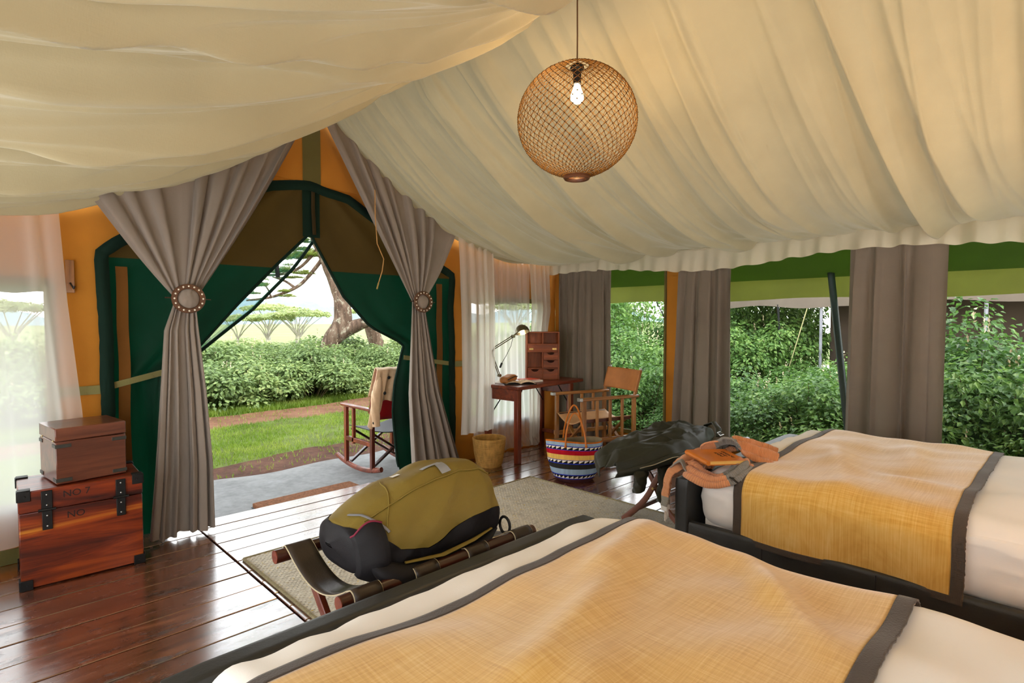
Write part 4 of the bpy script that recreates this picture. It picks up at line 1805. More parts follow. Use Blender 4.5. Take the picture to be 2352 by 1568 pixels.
up.build('main_body', M['pack'], bp, 50, world=True)
lw_.build('lower_body', M['pack_dark'], bp, 50, world=True)
seam = MB()
seam.tube([pack_pt(s, R(52)) + Vector((0, -0.002, 0.002)) for s in np.linspace(0.12, 0.93, 50)], 0.0035, 6)
seam.build('seam_piping', M['pack'], bp, world=True)
seam = MB()
seam.tube([pack_pt(lerp(0.20, 0.34, t), lerp(R(20), R(100), t)) + Vector((0, -0.002, 0.001)) for t in np.linspace(0, 1, 30)], 0.003, 6)
seam.build('seam_piping', M['pack'], bp, world=True)
# grey reflective tab on the top and the white label
for nm, s0, s1, a0, a1, mt in (('reflective_tab', 0.60, 0.66, R(58), R(82), plain('grey_tab', '#8a8d92', 0.4)), ('reflective_tab', 0.52, 0.64, R(78), R(84), plain('grey_tab_light', '#9a9da2', 0.4)), ('white_label', 0.40, 0.45, R(92), R(100), M['white_paint'])):
    b = MB()
    b.grid(6, 6, lambda u, v: pack_pt(lerp(s0, s1, u), lerp(a0, a1, v), 0.004))
    b.build(nm, mt, bp, world=True)
# side pocket at the left end with maroon lip
pk = MB()
pk.grid(30, 14, lambda u, v: pack_pt(lerp(0.03, 0.17, u), lerp(R(-40), R(28 + 10 * math.sin(u * 3)), v), 0.022 + 0.014 * math.sin(PI * u)))
pocket = pk.build('side_pocket', M['pack_dark'], bp, world=True)
pl = MB()
pl.tube([tuple(Vector(pack_pt(lerp(0.03, 0.17, t), R(28 + 10 * math.sin(t * 3)), 0.024 + 0.014 * math.sin(PI * t))) - Vector((1.33, 1.87, 0.50))) for t in np.linspace(0, 1, 20)], 0.0035, 6)
pl.build('maroon_lip', plain('maroon_piping', '#7a2038', 0.7), pocket)
b = MB()
b.tube([pack_pt(lerp(0.10, 0.20, t), lerp(R(85), R(12), t), 0.004) for t in np.linspace(0, 1, 20)], 0.008, 6, flat=0.4)
b.build('grey_strap', plain('grey_webbing', '#80828a', 0.6), bp, world=True)
# padded hip belt and shoulder straps underneath
b = MB()
pts = [(0.98, 1.70, 0.575), (1.02, 1.66, 0.535), (1.08, 1.635, 0.508), (1.17, 1.64, 0.50), (1.24, 1.68, 0.495)]
b.tube(pts, [0.02, 0.045, 0.052, 0.04, 0.02], 12, flat=0.7)
b.build('hip_belt', M['pack_dark'], bp, world=True)
b = MB()
b.tube([(1.10, 1.645, 0.545), (1.25, 1.625, 0.535), (1.40, 1.632, 0.545), (1.52, 1.655, 0.555)], [0.008, 0.012, 0.011, 0.006], 8, flat=0.5)
b.build('side_stripe', M['pack'], bp, world=True)
b = MB()
b.tube([(1.20, 1.66, 0.495), (1.36, 1.635, 0.508), (1.48, 1.65, 0.52), (1.57, 1.70, 0.53)], [0.02, 0.030, 0.028, 0.02], 10, flat=0.6)
b.build('shoulder_strap', M['pack_dark'], bp, world=True)
b = MB()
b.tube([(1.60, 1.66 + 0.03 * math.cos(a), 0.545 + 0.035 * math.sin(a)) for a in np.linspace(0, 2 * PI, 16, endpoint=False)], 0.006, 6, closed=True)
b.build('strap_loop', M['black'], bp, world=True)

# ------------------------------------------------------------------ olive jacket on the far rack
jk = thing('jacket', 'crumpled dark olive jacket thrown over the far luggage rack', 'jacket', (3.5, 2.0, 0.53))
M['jacket'] = cloth('dark_olive_cotton', '#32332a', weave=600, bump=0.2, var=0.15, rough=0.5, wr=0.8, sheen=0.0)


rj = random.Random(12)
jridge = []
for k in range(46):
    u0, v0 = rj.random(), rj.random()
    ang = rj.gauss(0.25, 0.55)
    ln = rj.uniform(0.10, 0.32)
    jridge.append((u0, v0, ang, ln, rj.uniform(0.018, 0.040), rj.uniform(0.010, 0.026) * rj.choice((1, 1, 1, -0.7))))


def jac(u, v, lift=0.0):
    x = lerp(2.93, 4.14, u) + 0.03 * nz(v * 3, 4.0)
    yf = interp(u, [0, .12, .35, .7, 1], [2.16, 2.30, 2.34, 2.28, 2.12]) + 0.02 * nz(u * 6, 1.0)
    yn = interp(u, [0, .10, .25, .45, .7, 1], [2.02, 1.87, 1.79, 1.775, 1.83, 1.96]) + 0.012 * nz(u * 9, 2.0)
    y = lerp(yf, yn, v)
    m = math.sin(PI * min(1, max(0, v))) ** 0.55
    z = 0.505 + interp(u, [0, .15, .4, .62, .85, 1], [.035, .065, .095, .105, .07, .03]) * m
    z -= interp(u, [0, .10, .22, 1], [.075, .035, 0.0, 0.0])
    z += (0.024 if 0.8 < v < 0.97 else 0.0) * smooth((0.97 - v) / 0.1)
    for (u0, v0, ang, ln, wd, am) in jridge:
        dx, dy = (u - u0) * 1.2, (v - v0) * 0.5
        al = dx * math.cos(ang) + dy * math.sin(ang)
        ac = -dx * math.sin(ang) + dy * math.cos(ang) + 0.06 * al * al / max(ln, .05)
        if abs(al) < ln * 2.2 and abs(ac) < wd * 3:
            z += am * math.exp(-(al / ln) ** 2 - abs(ac / wd) ** 1.4) * (0.3 + 0.7 * m)
    return (x, y, z + lift)


b = MB()
b.grid(150, 80, jac)
b.grid(150, 6, lambda u, v: (jac(u, 1)[0], jac(u, 1)[1] + 0.02 * v, jac(u, 1)[2] - 0.035 * v))
b.grid(150, 4, lambda u, v: (jac(u, 0)[0], jac(u, 0)[1], jac(u, 0)[2] - 0.05 * v))
o = b.build('body', M['jacket'], jk, 60, world=True)
o.modifiers.new('s', 'SOLIDIFY').thickness = 0.006
b = MB()
b.tube([Vector(jac(u, 0.985)) + Vector((0, -0.008, -0.004)) for u in np.linspace(0.0, 0.62, 40)], [0.010 + 0.010 * math.sin(PI * k / 39) ** 0.5 for k in range(40)], 10, flat=1.3)
b.build('ribbed_hem', M['jacket'], jk, 60, world=True)
b = MB()
b.tube([Vector(jac(u, 0.985)) + Vector((0, -0.030, 0.004)) for u in np.linspace(0.06, 0.34, 24)], 0.0035, 6)
b.build('zip_teeth', M['steel'], jk, world=True)


def sleeve(pts, rs, seed):
    b = MB()
    n = 22
    m = 26
    P = [Vector(p) for p in pts]

    def at(t):
        k = t * (len(P) - 1)
        i = min(int(k), len(P) - 2)
        return P[i].lerp(P[i + 1], k - i), lerp(rs[i], rs[i + 1], k - i)

    def fn(u, v):
        c, r = at(v)
        a = 2 * PI * u
        r2 = r * (1 + 0.30 * nz(math.cos(a) * 1.5, math.sin(a) * 1.5 + v * 7, seed))
        return (c.x + r2 * math.cos(a) * 0.95, c.y + r2 * math.sin(a) * 0.55, c.z)
    b.grid(n, m, fn, closed_u=True)
    return b


sleeve([(3.07, 1.93, 0.48), (3.03, 1.91, 0.43), (3.0, 1.90, 0.38), (2.97, 1.89, 0.335)], [0.05, 0.062, 0.058, 0.052], 1).build('sleeve', M['jacket'], jk, 60, world=True)
sleeve([(3.30, 1.93, 0.55), (3.24, 1.87, 0.43), (3.22, 1.86, 0.33), (3.21, 1.86, 0.235)], [0.05, 0.058, 0.060, 0.062], 2).build('sleeve', M['jacket'], jk, 60, world=True)
b = MB()
b.tube([(3.86, 1.80, 0.56), (3.95, 1.84, 0.60), (4.06, 1.93, 0.62), (4.12, 2.02, 0.58), (4.13, 2.05, 0.53)], [0.018, 0.02, 0.022, 0.022, 0.015], 8, flat=0.35)
b.build('belt_tab', M['jacket'], jk, world=True)
b = MB()
b.tube([(3.84, 1.775, 0.575), (3.89, 1.775, 0.575), (3.89, 1.80, 0.59), (3.84, 1.80, 0.59)], 0.004, 6, closed=True)
b.build('buckle', M['steel'], jk, world=True)
b = MB()
b.grid(16, 10, lambda u, v: jac(lerp(0.40, 0.56, u), lerp(0.55, 0.80, v), 0.006))
o = b.build('patch_pocket', M['jacket'], jk, world=True)
o.modifiers.new('s', 'SOLIDIFY').thickness = 0.006

# ------------------------------------------------------------------ scarf and notebook on the far bed
def scarf_material():
    t = NT('striped_knit')
    uv = t.node('ShaderNodeAttribute', attribute_name='along')
    f = uv.outputs['Fac']
    fine = t.math('SINE', t.math('MULTIPLY', f, 1300.0))
    w = t.node('ShaderNodeValToRGB')
    w.color_ramp.interpolation = 'CONSTANT'
    e = w.color_ramp.elements
    stops = [(0.0, '#e6e2da'), (0.05, '#8a857c'), (0.09, '#d29064'), (0.30, '#7f7c76'), (0.38, '#d08a5a'), (0.62, '#85827b'), (0.72, '#d6946a'), (0.9, '#6e6b66')]
    while len(e) < len(stops):
        e.new(0.5)
    for i, (p, c) in enumerate(stops):
        e[i].position = p
        e[i].color = rgb(c)
    t.link(f, w.inputs['Fac'])
    k = t.math('ADD', t.math('MULTIPLY', fine, 0.10), 0.92)
    cmb = t.node('ShaderNodeCombineColor')
    for i in range(3):
        t.link(k, cmb.inputs[i])
    col = t.mix(1.0, w.outputs['Color'], cmb.outputs[0], 'MULTIPLY')
    return t.done(t.bsdf(col, 0.95, 0.1, 0, 0, t.bump(fine, 0.4, 0.004), 0.3))


M['scarf'] = scarf_material()
sc_ = thing('scarf', 'orange and grey striped knitted scarf bunched on the foot corner of the far bed', 'scarf', (2.72, 1.3, 0.62))


def ribbon(name, pts, width, a0, a1, seed, across=(0, 1, 0), folds=2.0, amp=0.018, n=70):
    b = MB()
    P = [Vector(p) for p in pts]

    def cr(t):
        k = t * (len(P) - 1)
        i = min(int(k), len(P) - 2)
        f = k - i
        p0, p1, p2, p3 = P[max(0, i - 1)], P[i], P[i + 1], P[min(len(P) - 1, i + 2)]
        return 0.5 * ((2 * p1) + (p2 - p0) * f + (2 * p0 - 5 * p1 + 4 * p2 - p3) * f * f + (3 * p1 - p0 - 3 * p2 + p3) * f ** 3)
    al = []

    def fn(u, v):
        c = cr(v)
        tg = (cr(min(1, v + 0.01)) - cr(max(0, v - 0.01))).normalized()
        ac = Vector(across)
        ac = (ac - tg * ac.dot(tg)).normalized()
        up = tg.cross(ac)
        if up.z < 0:
            up = -up
        al.append(lerp(a0, a1, v))
        wdt = width * (0.8 + 0.35 * nz(v * 4, seed))
        s = (u - 0.5)
        return c + ac * (s * wdt) + up * (amp * math.cos(s * 2 * PI * folds + 2 * nz(v * 3, seed + 1)) + 0.02 * (0.25 - s * s) * 4 + 0.006 * nz(u * 6, v * 12, seed))
    b.grid(22, n, fn)
    me_vals = al
    o = b.build(name, M['scarf'], sc_, 70, world=True, recalc=False)
    at = o.data.attributes.new('along', 'FLOAT', 'POINT')
    at.data.foreach_set('value', me_vals)
    o.modifiers.new('s', 'SOLIDIFY').thickness = 0.007
    return o


ribbon('scarf_bunch', [(3.05, 1.10, 0.665), (3.00, 1.20, 0.70), (2.94, 1.28, 0.73), (2.88, 1.34, 0.70), (2.80, 1.38, 0.655)], 0.26, 0.45, 0.80, 1.0, (1, -0.3, 0), 2.5, 0.013)
ribbon('scarf_bunch', [(3.16, 1.16, 0.66), (3.08, 1.24, 0.70), (2.99, 1.33, 0.69), (2.90, 1.40, 0.64)], 0.19, 0.58, 0.80, 4.0, (1, 0.4, 0), 2.5, 0.014)
ribbon('scarf_loop', [(2.82, 1.34, 0.665), (2.70, 1.395, 0.655), (2.625, 1.35, 0.628), (2.612, 1.26, 0.606), (2.635, 1.185, 0.618), (2.71, 1.15, 0.655), (2.80, 1.165, 0.676)], 0.115, 0.10, 0.40, 2.0, (0.6, 0.5, 0.35), 2.5, 0.007)
ribbon('scarf_bunch', [(2.60, 1.42, 0.64), (2.70, 1.43, 0.66), (2.82, 1.41, 0.675), (2.90, 1.36, 0.68)], 0.12, 0.06, 0.34, 6.0, (0, 1, 0.2), 1.2, 0.015)
ribbon('hanging_end', [(2.72, 1.415, 0.645), (2.64, 1.44, 0.632), (2.60, 1.462, 0.60), (2.585, 1.468, 0.54), (2.575, 1.470, 0.47), (2.57, 1.470, 0.42)], 0.085, 0.30, 0.02, 3.0, (1, 0.4, 0), 1.0, 0.008)
fr = MB()
for k in range(16):
    x = 2.53 + 0.08 * k / 15
    y = 1.455 + 0.03 * k / 15
    fr.tube([(x, y, 0.425), (x + rng.uniform(-.006, .006), y + rng.uniform(-.004, .004), 0.40), (x + rng.uniform(-.01, .01), y, 0.375)], 0.0022, 4)
o = fr.build('fringe', plain('off_white_yarn', '#ded9cf', 0.95), sc_, world=True)
o['kind'] = 'stuff'
fr = MB()
for k in range(26):
    t = k / 25
    p = Vector((lerp(2.62, 2.80, t), lerp(1.165, 1.125, t), 0.642))
    fr.tube([p, p + Vector((rng.uniform(-.01, .01), -0.02, -0.006)), p + Vector((rng.uniform(-.015, .015), -0.045, -0.018))], 0.0026, 4)
o = fr.build('dark_fringe', plain('charcoal_yarn', '#35322e', 0.95), sc_, world=True)
o['kind'] = 'stuff'

nb = thing('notebook', 'orange leather notebook with stamped lettering lying on the scarf', 'notebook', (2.69, 1.265, 0.70), R(-24))
TL = Matrix.Rotation(R(7), 4, 'X') @ Matrix.Rotation(R(4), 4, 'Y')
NW, NH_ = 0.235, 0.165
b = MB()
for z in (0.0, 0.021):
    b2 = MB()
    b2.box(None, (NW, NH_, 0.003), ch=0.001, M=TL @ Matrix.Translation((0, 0, z)))
    b2.build('cover', M['leather_orange'], nb)
b = MB()
b.box(None, (NW - 0.008, NH_ - 0.008, 0.017), ch=0.001, M=TL @ Matrix.Translation((0.001, 0, 0.0105)))
b.build('page_block', plain('yellow_paper', '#d9ad5a', 0.8, 0.08, 60, stretch=(1, 1, 60)), nb)
b = MB()
b.cyl(TL @ Vector((-NW / 2, -NH_ / 2, 0.0105)), TL @ Vector((-NW / 2, NH_ / 2, 0.0105)), 0.0118, n=10)
b.build('spine', M['leather_orange'], nb)
for k, s in enumerate(('DREAMS', 'AND', 'IDEAS')):
    text_mesh('stamped_lettering', s, 0.024, M['ink'], nb, TL @ Matrix.Translation((0.07 - 0.028 * k, 0.0, 0.0228)) @ Matrix.Rotation(R(-90), 4, 'Z'))

# ------------------------------------------------------------------ writing desk with folding braces
dk = thing('writing_desk', 'dark mahogany folding writing desk in the corner', 'desk', (3.80, 3.76, 0), R(3))
DW, DD = 1.08, 0.47
b = MB()
b.box((DW / 2, DD / 2, 0.733), (DW, DD, 0.034), ch=0.006)
b.build('desk_top', M['wood_red'], dk)
for (lx, ly) in ((0.035, 0.035), (DW - 0.2, 0.035), (0.035, DD - 0.035), (DW - 0.2, DD - 0.035)):
    b = MB()
    b.box((lx, ly, 0.358), (0.058, 0.052, 0.716), ch=0.004)
    b.build('leg', M['wood_red_z'], dk)
for y in (0.035, DD - 0.035):
    b = MB()
    b.box((0.035, DD / 2, 0.66), (0.03, DD - 0.12, 0.11), ch=0.003) if y < 0.1 else b.box((DW - 0.2, DD / 2, 0.66), (0.03, DD - 0.12, 0.11), ch=0.003)
    b.build('end_rail', M['wood_red'], dk)
for (p, q) in (((0.035, 0.39, 0.45), (0.30, 0.39, 0.715)), ((DW - 0.2, 0.06, 0.50), (DW - 0.38, 0.06, 0.715)), ((DW - 0.2, DD - 0.06, 0.50), (DW - 0.38, DD - 0.06, 0.715)), ((0.05, 0.05, 0.62), (0.12, 0.05, 0.715))):
    b = MB()
    b.cyl(p, q, 0.006, n=8)
    b.build('folding_brace', M['iron'], dk)
b = MB()
b.box((DW - 0.2, DD / 2, 0.16), (0.03, DD - 0.1, 0.035), ch=0.003)
b.build('stretcher', M['wood_red'], dk)

# cabinet on the desk, turned into the room from the corner
cb = thing('desk_cabinet', 'small mahogany cabinet of pigeonholes and drawers on the desk', 'cabinet', (4.50, 4.085, 0.752), R(-40))
CW, CH, CD = 0.36, 0.515, 0.12


def cbox(name, x0, x1, y0, y1, z0, z1, mat, par=None, ch=0.002):
    b = MB()
    b.box(((x0 + x1) / 2, (y0 + y1) / 2, (z0 + z1) / 2), (x1 - x0, y1 - y0, z1 - z0), ch=ch)
    return b.build(name, mat, par if par else cb)


cbox('side_panel', -CW / 2, -CW / 2 + 0.014, -CD / 2, CD / 2, 0, CH, M['wood_cab_z'])
cbox('side_panel', CW / 2 - 0.014, CW / 2, -CD / 2, CD / 2, 0, CH, M['wood_cab_z'])
cbox('back_panel', -CW / 2 + 0.014, CW / 2 - 0.014, CD / 2 - 0.008, CD / 2, 0, CH, M['wood_cab_z'])
for z in (0.0, 0.115, 0.295, 0.375, CH - 0.012):
    cbox('shelf', -CW / 2 + 0.014, CW / 2 - 0.014, -CD / 2, CD / 2 - 0.008, z, z + 0.012, M['wood_cab'])
cbox('divider', -0.008, 0.006, -CD / 2, CD / 2 - 0.008, 0.127, 0.295, M['wood_cab_z'])
cbox('divider', -0.008, 0.006, -CD / 2, CD / 2 - 0.008, 0.387, CH - 0.012, M['wood_cab_z'])
cbox('divider', -0.005, 0.005, -CD / 2, CD / 2 - 0.008, 0.012, 0.115, M['wood_cab_z'])
cbox('hinge_rail', -CW / 2 + 0.014, CW / 2 - 0.014, -CD / 2 + 0.004, -CD / 2 + 0.02, 0.307, 0.375, M['wood_cab'])


def cab_drawer(x0, x1, z0, z1):
    # front with a half-moon finger cut at its upper edge
    b = MB()
    cx_ = (x0 + x1) / 2
    r = 0.042
    poly = [(x0, z0), (x1, z0), (x1, z1)]
    for k in range(11):
        a = -PI * k / 10
        poly.append((cx_ + r * math.cos(a), z1 + r * 0.62 * math.sin(a)))
    poly.append((x0, z1))
    b.prism(poly, 0.010, lambda a, c, t: (a, -CD / 2 - 0.003 + t, c))
    o = b.build('drawer', M['wood_cab'], cb)
    cbox('drawer_inside', x0 + 0.008, x1 - 0.008, -CD / 2 + 0.012, CD / 2 - 0.02, z0 + 0.004, z1 - 0.03, M['black'], o)


cab_drawer(0.008, CW / 2 - 0.016, 0.213, 0.293)
cab_drawer(0.008, CW / 2 - 0.016, 0.130, 0.208)
cab_drawer(-CW / 2 + 0.016, -0.007, 0.014, 0.113)
cab_drawer(0.007, CW / 2 - 0.016, 0.014, 0.113)
for x in (-CW / 2 + 0.055, CW / 2 - 0.055):
    b = MB()
    b.box((x, -CD / 2 + 0.002, 0.330), (0.045, 0.006, 0.020), ch=0.001)
    b.build('brass_hinge', M['brass'], cb)

# desk lamp
dl = thing('desk_lamp', 'jointed metal desk lamp with a small domed shade, lit', 'desk lamp', (3.925, 4.14, 0.752))
lamp_pts = dict(base=Vector((3.925, 4.14, 0.752)), j0=Vector((3.915, 4.14, 0.83)), j1=Vector((3.815, 4.165, 1.085)), j2=Vector((4.07, 4.10, 1.225)), head=Vector((4.185, 4.08, 1.275)))
b = MB()
b.lathe([(0.0, 0.0), (0.055, 0.0), (0.055, 0.012), (0.03, 0.022), (0.012, 0.03), (0.012, 0.08), (0, 0.08)], 20)
b.build('base', M['white_paint'], dl)
for off in (-0.010, 0.010):
    b = MB()
    o3 = Vector((0, 0, off))
    b.cyl(lamp_pts['j0'] + Vector((off, 0, 0)), lamp_pts['j1'] + Vector((off, 0, 0)), 0.005, n=8)
    b.build('lower_arm', M['nickel'], dl, world=True)
    b = MB()
    b.cyl(lamp_pts['j1'] + o3, lamp_pts['j2'] + o3, 0.005, n=8)
    b.build('upper_arm', M['nickel'], dl, world=True)
for k in ('j0', 'j1', 'j2'):
    b = MB()
    p = lamp_pts[k]
    b.cyl(p + Vector((0, -0.016, 0)), p + Vector((0, 0.016, 0)), 0.016, n=12)
    b.build('joint', M['nickel'], dl, world=True)
b = MB()
b.cyl(lamp_pts['j2'], lamp_pts['head'] + Vector((-0.02, 0, 0.015)), 0.009, n=10)
b.build('neck', M['nickel'], dl, world=True)
hd = MB()
axis = Vector((-0.05, -0.40, -0.92)).normalized()
u_ = axis.cross(Vector((0, 1, 0))).normalized()
w_ = axis.cross(u_)


def dome(r, z):
    return [lamp_pts['head'] + axis * z * 1.25 + (u_ * math.cos(2 * PI * k / 24) + w_ * math.sin(2 * PI * k / 24)) * r * 1.25 for k in range(24)]


rings = [dome(0.004, -0.055), dome(0.025, -0.052), dome(0.042, -0.040), dome(0.056, -0.018), dome(0.063, 0.012), dome(0.060, 0.012), dome(0.050, -0.016), dome(0.030, -0.040)]
for rg in rings:
    hd.v += [tuple(p) for p in rg]
for j in range(len(rings) - 1):
    for k in range(24):
        k2 = (k + 1) % 24
        hd.f.append((j * 24 + k, j * 24 + k2, (j + 1) * 24 + k2, (j + 1) * 24 + k))
hd.build('lamp_shade', M['nickel'], dl, world=True)
b = MB()
b.ball(lamp_pts['head'] - axis * 0.008, 0.026, 12, 8)
t = NT('desk_bulb_glow')
em = t.node('ShaderNodeEmission')
em.inputs['Color'].default_value = (1.0, 0.82, 0.55, 1)
em.inputs['Strength'].default_value = 10.0
b.build('bulb', t.done(em.outputs[0]), dl, world=True)
b = MB()
pp = [lamp_pts['j2'] + Vector((0, 0, -0.01)), lamp_pts['j2'] + Vector((-0.03, 0.0, -0.10)), lamp_pts['j2'] + Vector((-0.08, 0.02, -0.20)), lamp_pts['j2'] + Vector((-0.13, 0.03, -0.27))]
b.tube(pp, 0.0028, 6)
cordp = b.build('cord', M['black'], dl, world=True)
b = MB()
b.cyl(pp[-1] - lamp_pts['base'], pp[-1] + Vector((-0.025, 0, -0.045)) - lamp_pts['base'], 0.010, n=8)
b.build('inline_switch', M['black'], cordp)
ld = bpy.data.lights.new('desk_light', 'POINT')
ld.energy = 1.2
ld.color = (1.0, 0.75, 0.45)
ld.shadow_soft_size = 0.02
lo = bpy.data.objects.new('desk_light', ld)
COL.objects.link(lo)
lo.parent = dl
lo.location = lamp_pts['head'] + axis * 0.03 - lamp_pts['base']

# books and papers on the desk
def deskp(x, y, z=0.751):
    r = R(3)
    return (3.80 + x * math.cos(r) - y * math.sin(r), 3.76 + x * math.sin(r) + y * math.cos(r), z)


bk = thing('sketchbook', 'open patterned sketchbook lying at the front of the desk', 'book', deskp(0.24, 0.20), R(-35))
b = MB()
b.grid(16, 8, lambda u, v: (lerp(-0.15, 0.15, u), lerp(-0.10, 0.10, v), 0.012 + 0.018 * abs(math.sin(2 * PI * (u - 0.5) * 0.5 * 2)) ** 0.7))
pg = b.build('page', plain('printed_page', '#cdb79a', 0.8, 0.6, 22), bk)
pg.modifiers.new('s', 'SOLIDIFY').thickness = 0.006
b = MB()
b.box((0, 0, 0.004), (0.32, 0.215, 0.006), ch=0.001)
b.build('cover', plain('dark_patterned_cover', '#2a2420', 0.7, 0.6, 40), bk)
hat = thing('sunglasses_case', 'tan and brown soft leather pouch leaning on the sketchbook', 'pouch', deskp(0.16, 0.27, 0.755), R(20))
b = MB()
b.rbox((0, 0, 0.035), (0.12, 0.05, 0.032), 0.028, 12, 0, lambda q, n: (q.x, q.y, q.z + 0.02 * math.sin((q.x + 0.12) * 9) + 0.006 * nz(q.x * 14, q.y * 14)))
b.build('pouch_body', plain('tan_brown_leather', '#a5682f', 0.5, 0.35, 9), hat)
b = MB()
b.tube([(lerp(-0.11, 0.11, t), -0.048, 0.045 + 0.02 * math.sin((lerp(-0.11, 0.11, t) + 0.12) * 9)) for t in np.linspace(0, 1, 14)], 0.005, 6)
b.build('dark_trim', M['black'], hat)
for k, (x, y, rz, c, h, lab, w) in enumerate(((0.47, 0.24, -12, '#e6dccb', 0.016, 'thick cream book at the bottom of the pile on the desk', 0.21), (0.45, 0.25, -5, '#c4472c', 0.010, 'thin red and white book on top of the pile on the desk', 0.19))):
    z = 0.751 if k == 0 else 0.7685
    bkk = thing('book', lab, 'book', deskp(x, y, z), R(rz))
    b = MB()
    b.box((0, 0, h / 2), (w - 0.006, 0.15, h - 0.004), ch=0.001)
    b.build('page_block', plain('white_pages', '#efe9dc', 0.8, 0.03), bkk)
    for zz in (0.001, h - 0.001):
        b = MB()
        b.box((0, 0, zz), (w, 0.156, 0.002), ch=0.0005)
        b.build('cover', plain('book_cover_%d' % k, c, 0.5, 0.25, 12), bkk)

# ------------------------------------------------------------------ director chair at the desk
ch = thing('director_chair', 'teak director chair with tan leather back and seat by the desk', 'chair', (4.475, 3.35, 0), R(180 - 18.5))
# local: +x is the front of the chair, y across; origin at floor centre
A0, A1 = -0.33, 0.34
HWD = 0.245
for s in (-1, 1):
    b = MB()
    b.box(((A0 + A1) / 2, s * HWD, 0.655), (A1 - A0, 0.05, 0.028), ch=0.006)
    arm = b.build('armrest', M['wood_teak'], ch)
    b = MB()
    b.box((A1 + 0.0, s * HWD, 0.655), (0.035, 0.054, 0.032), ch=0.004)
    b.build('steel_cap', M['steel'], arm)
    for x in (A1 - 0.045, A0 + 0.05):
        b = MB()
        b.box((x, s * HWD, 0.35), (0.036, 0.034, 0.585), ch=0.003)
        b.build('post', M['wood_teak_z'], ch)
    for x in (0.15, 0.0, -0.14):
        b = MB()
        b.box((x, s * HWD, 0.45), (0.030, 0.018, 0.385), ch=0.003)
        b.build('slat', M['wood_teak_z'], ch)
    for z in (0.26, 0.05):
        b = MB()
        b.box(((A0 + A1) / 2, s * HWD, z), (A1 - A0 - (0.03 if z > 0.1 else -0.02), 0.03, 0.042), ch=0.003)
        b.build('side_rail', M['wood_teak'], ch)
    b = MB()
    b.bar((A0 + 0.06, s * HWD, 0.60), (A0 - 0.03, s * HWD, 0.905), 0.028, 0.026, 0.003)
    bpz = b.build('back_post', M['wood_teak_z'], ch)
    b = MB()
    b.ball((A0 - 0.03, s * HWD, 0.908), 0.015, 10, 6)
    b.build('steel_knob', M['steel'], bpz)
    b = MB()
    b.bar((A0 + 0.07, s * (HWD - 0.035), 0.445), (A1 - 0.05, s * (HWD - 0.035), 0.445), 0.028, 0.036, 0.003)
    b.build('seat_rail', M['wood_dark'], ch)
    for x, dx in ((A1 - 0.09, 0.012), (A0 + 0.11, 0.012)):
        b = MB()
        b.bar((x + s * dx, s * (HWD - 0.035), 0.44), (x + s * dx, -s * (HWD - 0.0), 0.07), 0.020, 0.034, 0.002, up=(1, 0, 0))
        b.build('cross_leg', M['wood_teak_z'], ch)
b = MB()
b.grid(24, 16, lambda u, v: (lerp(A0 + 0.06, A1 - 0.035, v), lerp(-HWD + 0.02, HWD - 0.02, u), 0.468 - 0.055 * math.sin(PI * u) - 0.02 * math.sin(PI * u) * (1 if v > 0.93 else 0)))
o = b.build('leather_seat', plain('pale_tan_leather', '#c79a6c', 0.55, 0.12, 7), ch)
o.modifiers.new('s', 'SOLIDIFY').thickness = 0.006
b = MB()
b.grid(24, 14, lambda u, v: (lerp(A0 + 0.025, A0 - 0.032, v) - 0.035 * math.sin(PI * u) + 0.018, lerp(-HWD - 0.02, HWD + 0.02, u), lerp(0.695, 0.902, v)))
o = b.build('leather_back', M['leather_tan'], ch)
o.modifiers.new('s', 'SOLIDIFY').thickness = 0.008

# ------------------------------------------------------------------ striped basket bag
bgx, bgy = 3.825, 3.09
bag = thing('basket_bag', 'woven basket bag with red, yellow, blue and black stripes on the floor', 'bag', (bgx, bgy, 0), R(-45))
HB = 0.345
BZ = [0.0, 0.02, 0.08, 0.16, 0.25, HB]
BXR = [0.150, 0.172, 0.205, 0.228, 0.243, 0.252]
BYR = [0.135, 0.150, 0.168, 0.165, 0.140, 0.105]


def bag_pt(a, z, infl=0.0):
    rx, ry = interp(z, BZ, BXR) + infl, interp(z, BZ, BYR) + infl
    dip = 0.012 * math.sin(a * 2 + 0.6) * (z / HB) ** 2 + 0.010 * math.sin(a) ** 2 * (z / HB)
    return (rx * math.cos(a), ry * math.sin(a), z + dip)


bands = [('base_weave', 0.0, 0.034, '#4a2a2c'), ('blue_line', 0.034, 0.042, '#2338b8'), ('zigzag_ground', 0.042, 0.068, '#1c1817'), ('blue_line', 0.068, 0.076, '#2338b8'),
         ('pale_blue_stripe', 0.076, 0.122, '#93a9bd'), ('charcoal_stripe', 0.122, 0.163, '#2b2826'), ('blue_line', 0.163, 0.169, '#2338b8'), ('zigzag_ground', 0.169, 0.193, '#1c1817'),
         ('blue_line', 0.193, 0.196, '#2338b8'), ('yellow_stripe', 0.196, 0.236, '#e0b45c'), ('red_stripe', 0.236, 0.272, '#ab0f22'), ('blue_line', 0.272, 0.276, '#2338b8'), ('zigzag_ground', 0.276, 0.300, '#1c1817'),
         ('blue_line', 0.300, 0.306, '#2338b8'), ('pale_blue_stripe', 0.306, 0.332, '#93a9bd'), ('orange_rim', 0.332, HB, '#c76a1e')]
cm = {}
for nm, z0, z1, c in bands:
    if c not in cm:
        cm[c] = plain('sisal_' + c[1:], c, 0.85, 0.16, 30, 0.15, bump=0.5, bscale=120, stretch=(1, 1, 0.15))
    b = MB()
    b.grid(64, 3, lambda u, v: bag_pt(2 * PI * u, lerp(z0, z1, v)), closed_u=True)
    b.build(nm, cm[c], bag)
ivory = plain('sisal_ivory', '#e9e0d0', 0.85, 0.06)
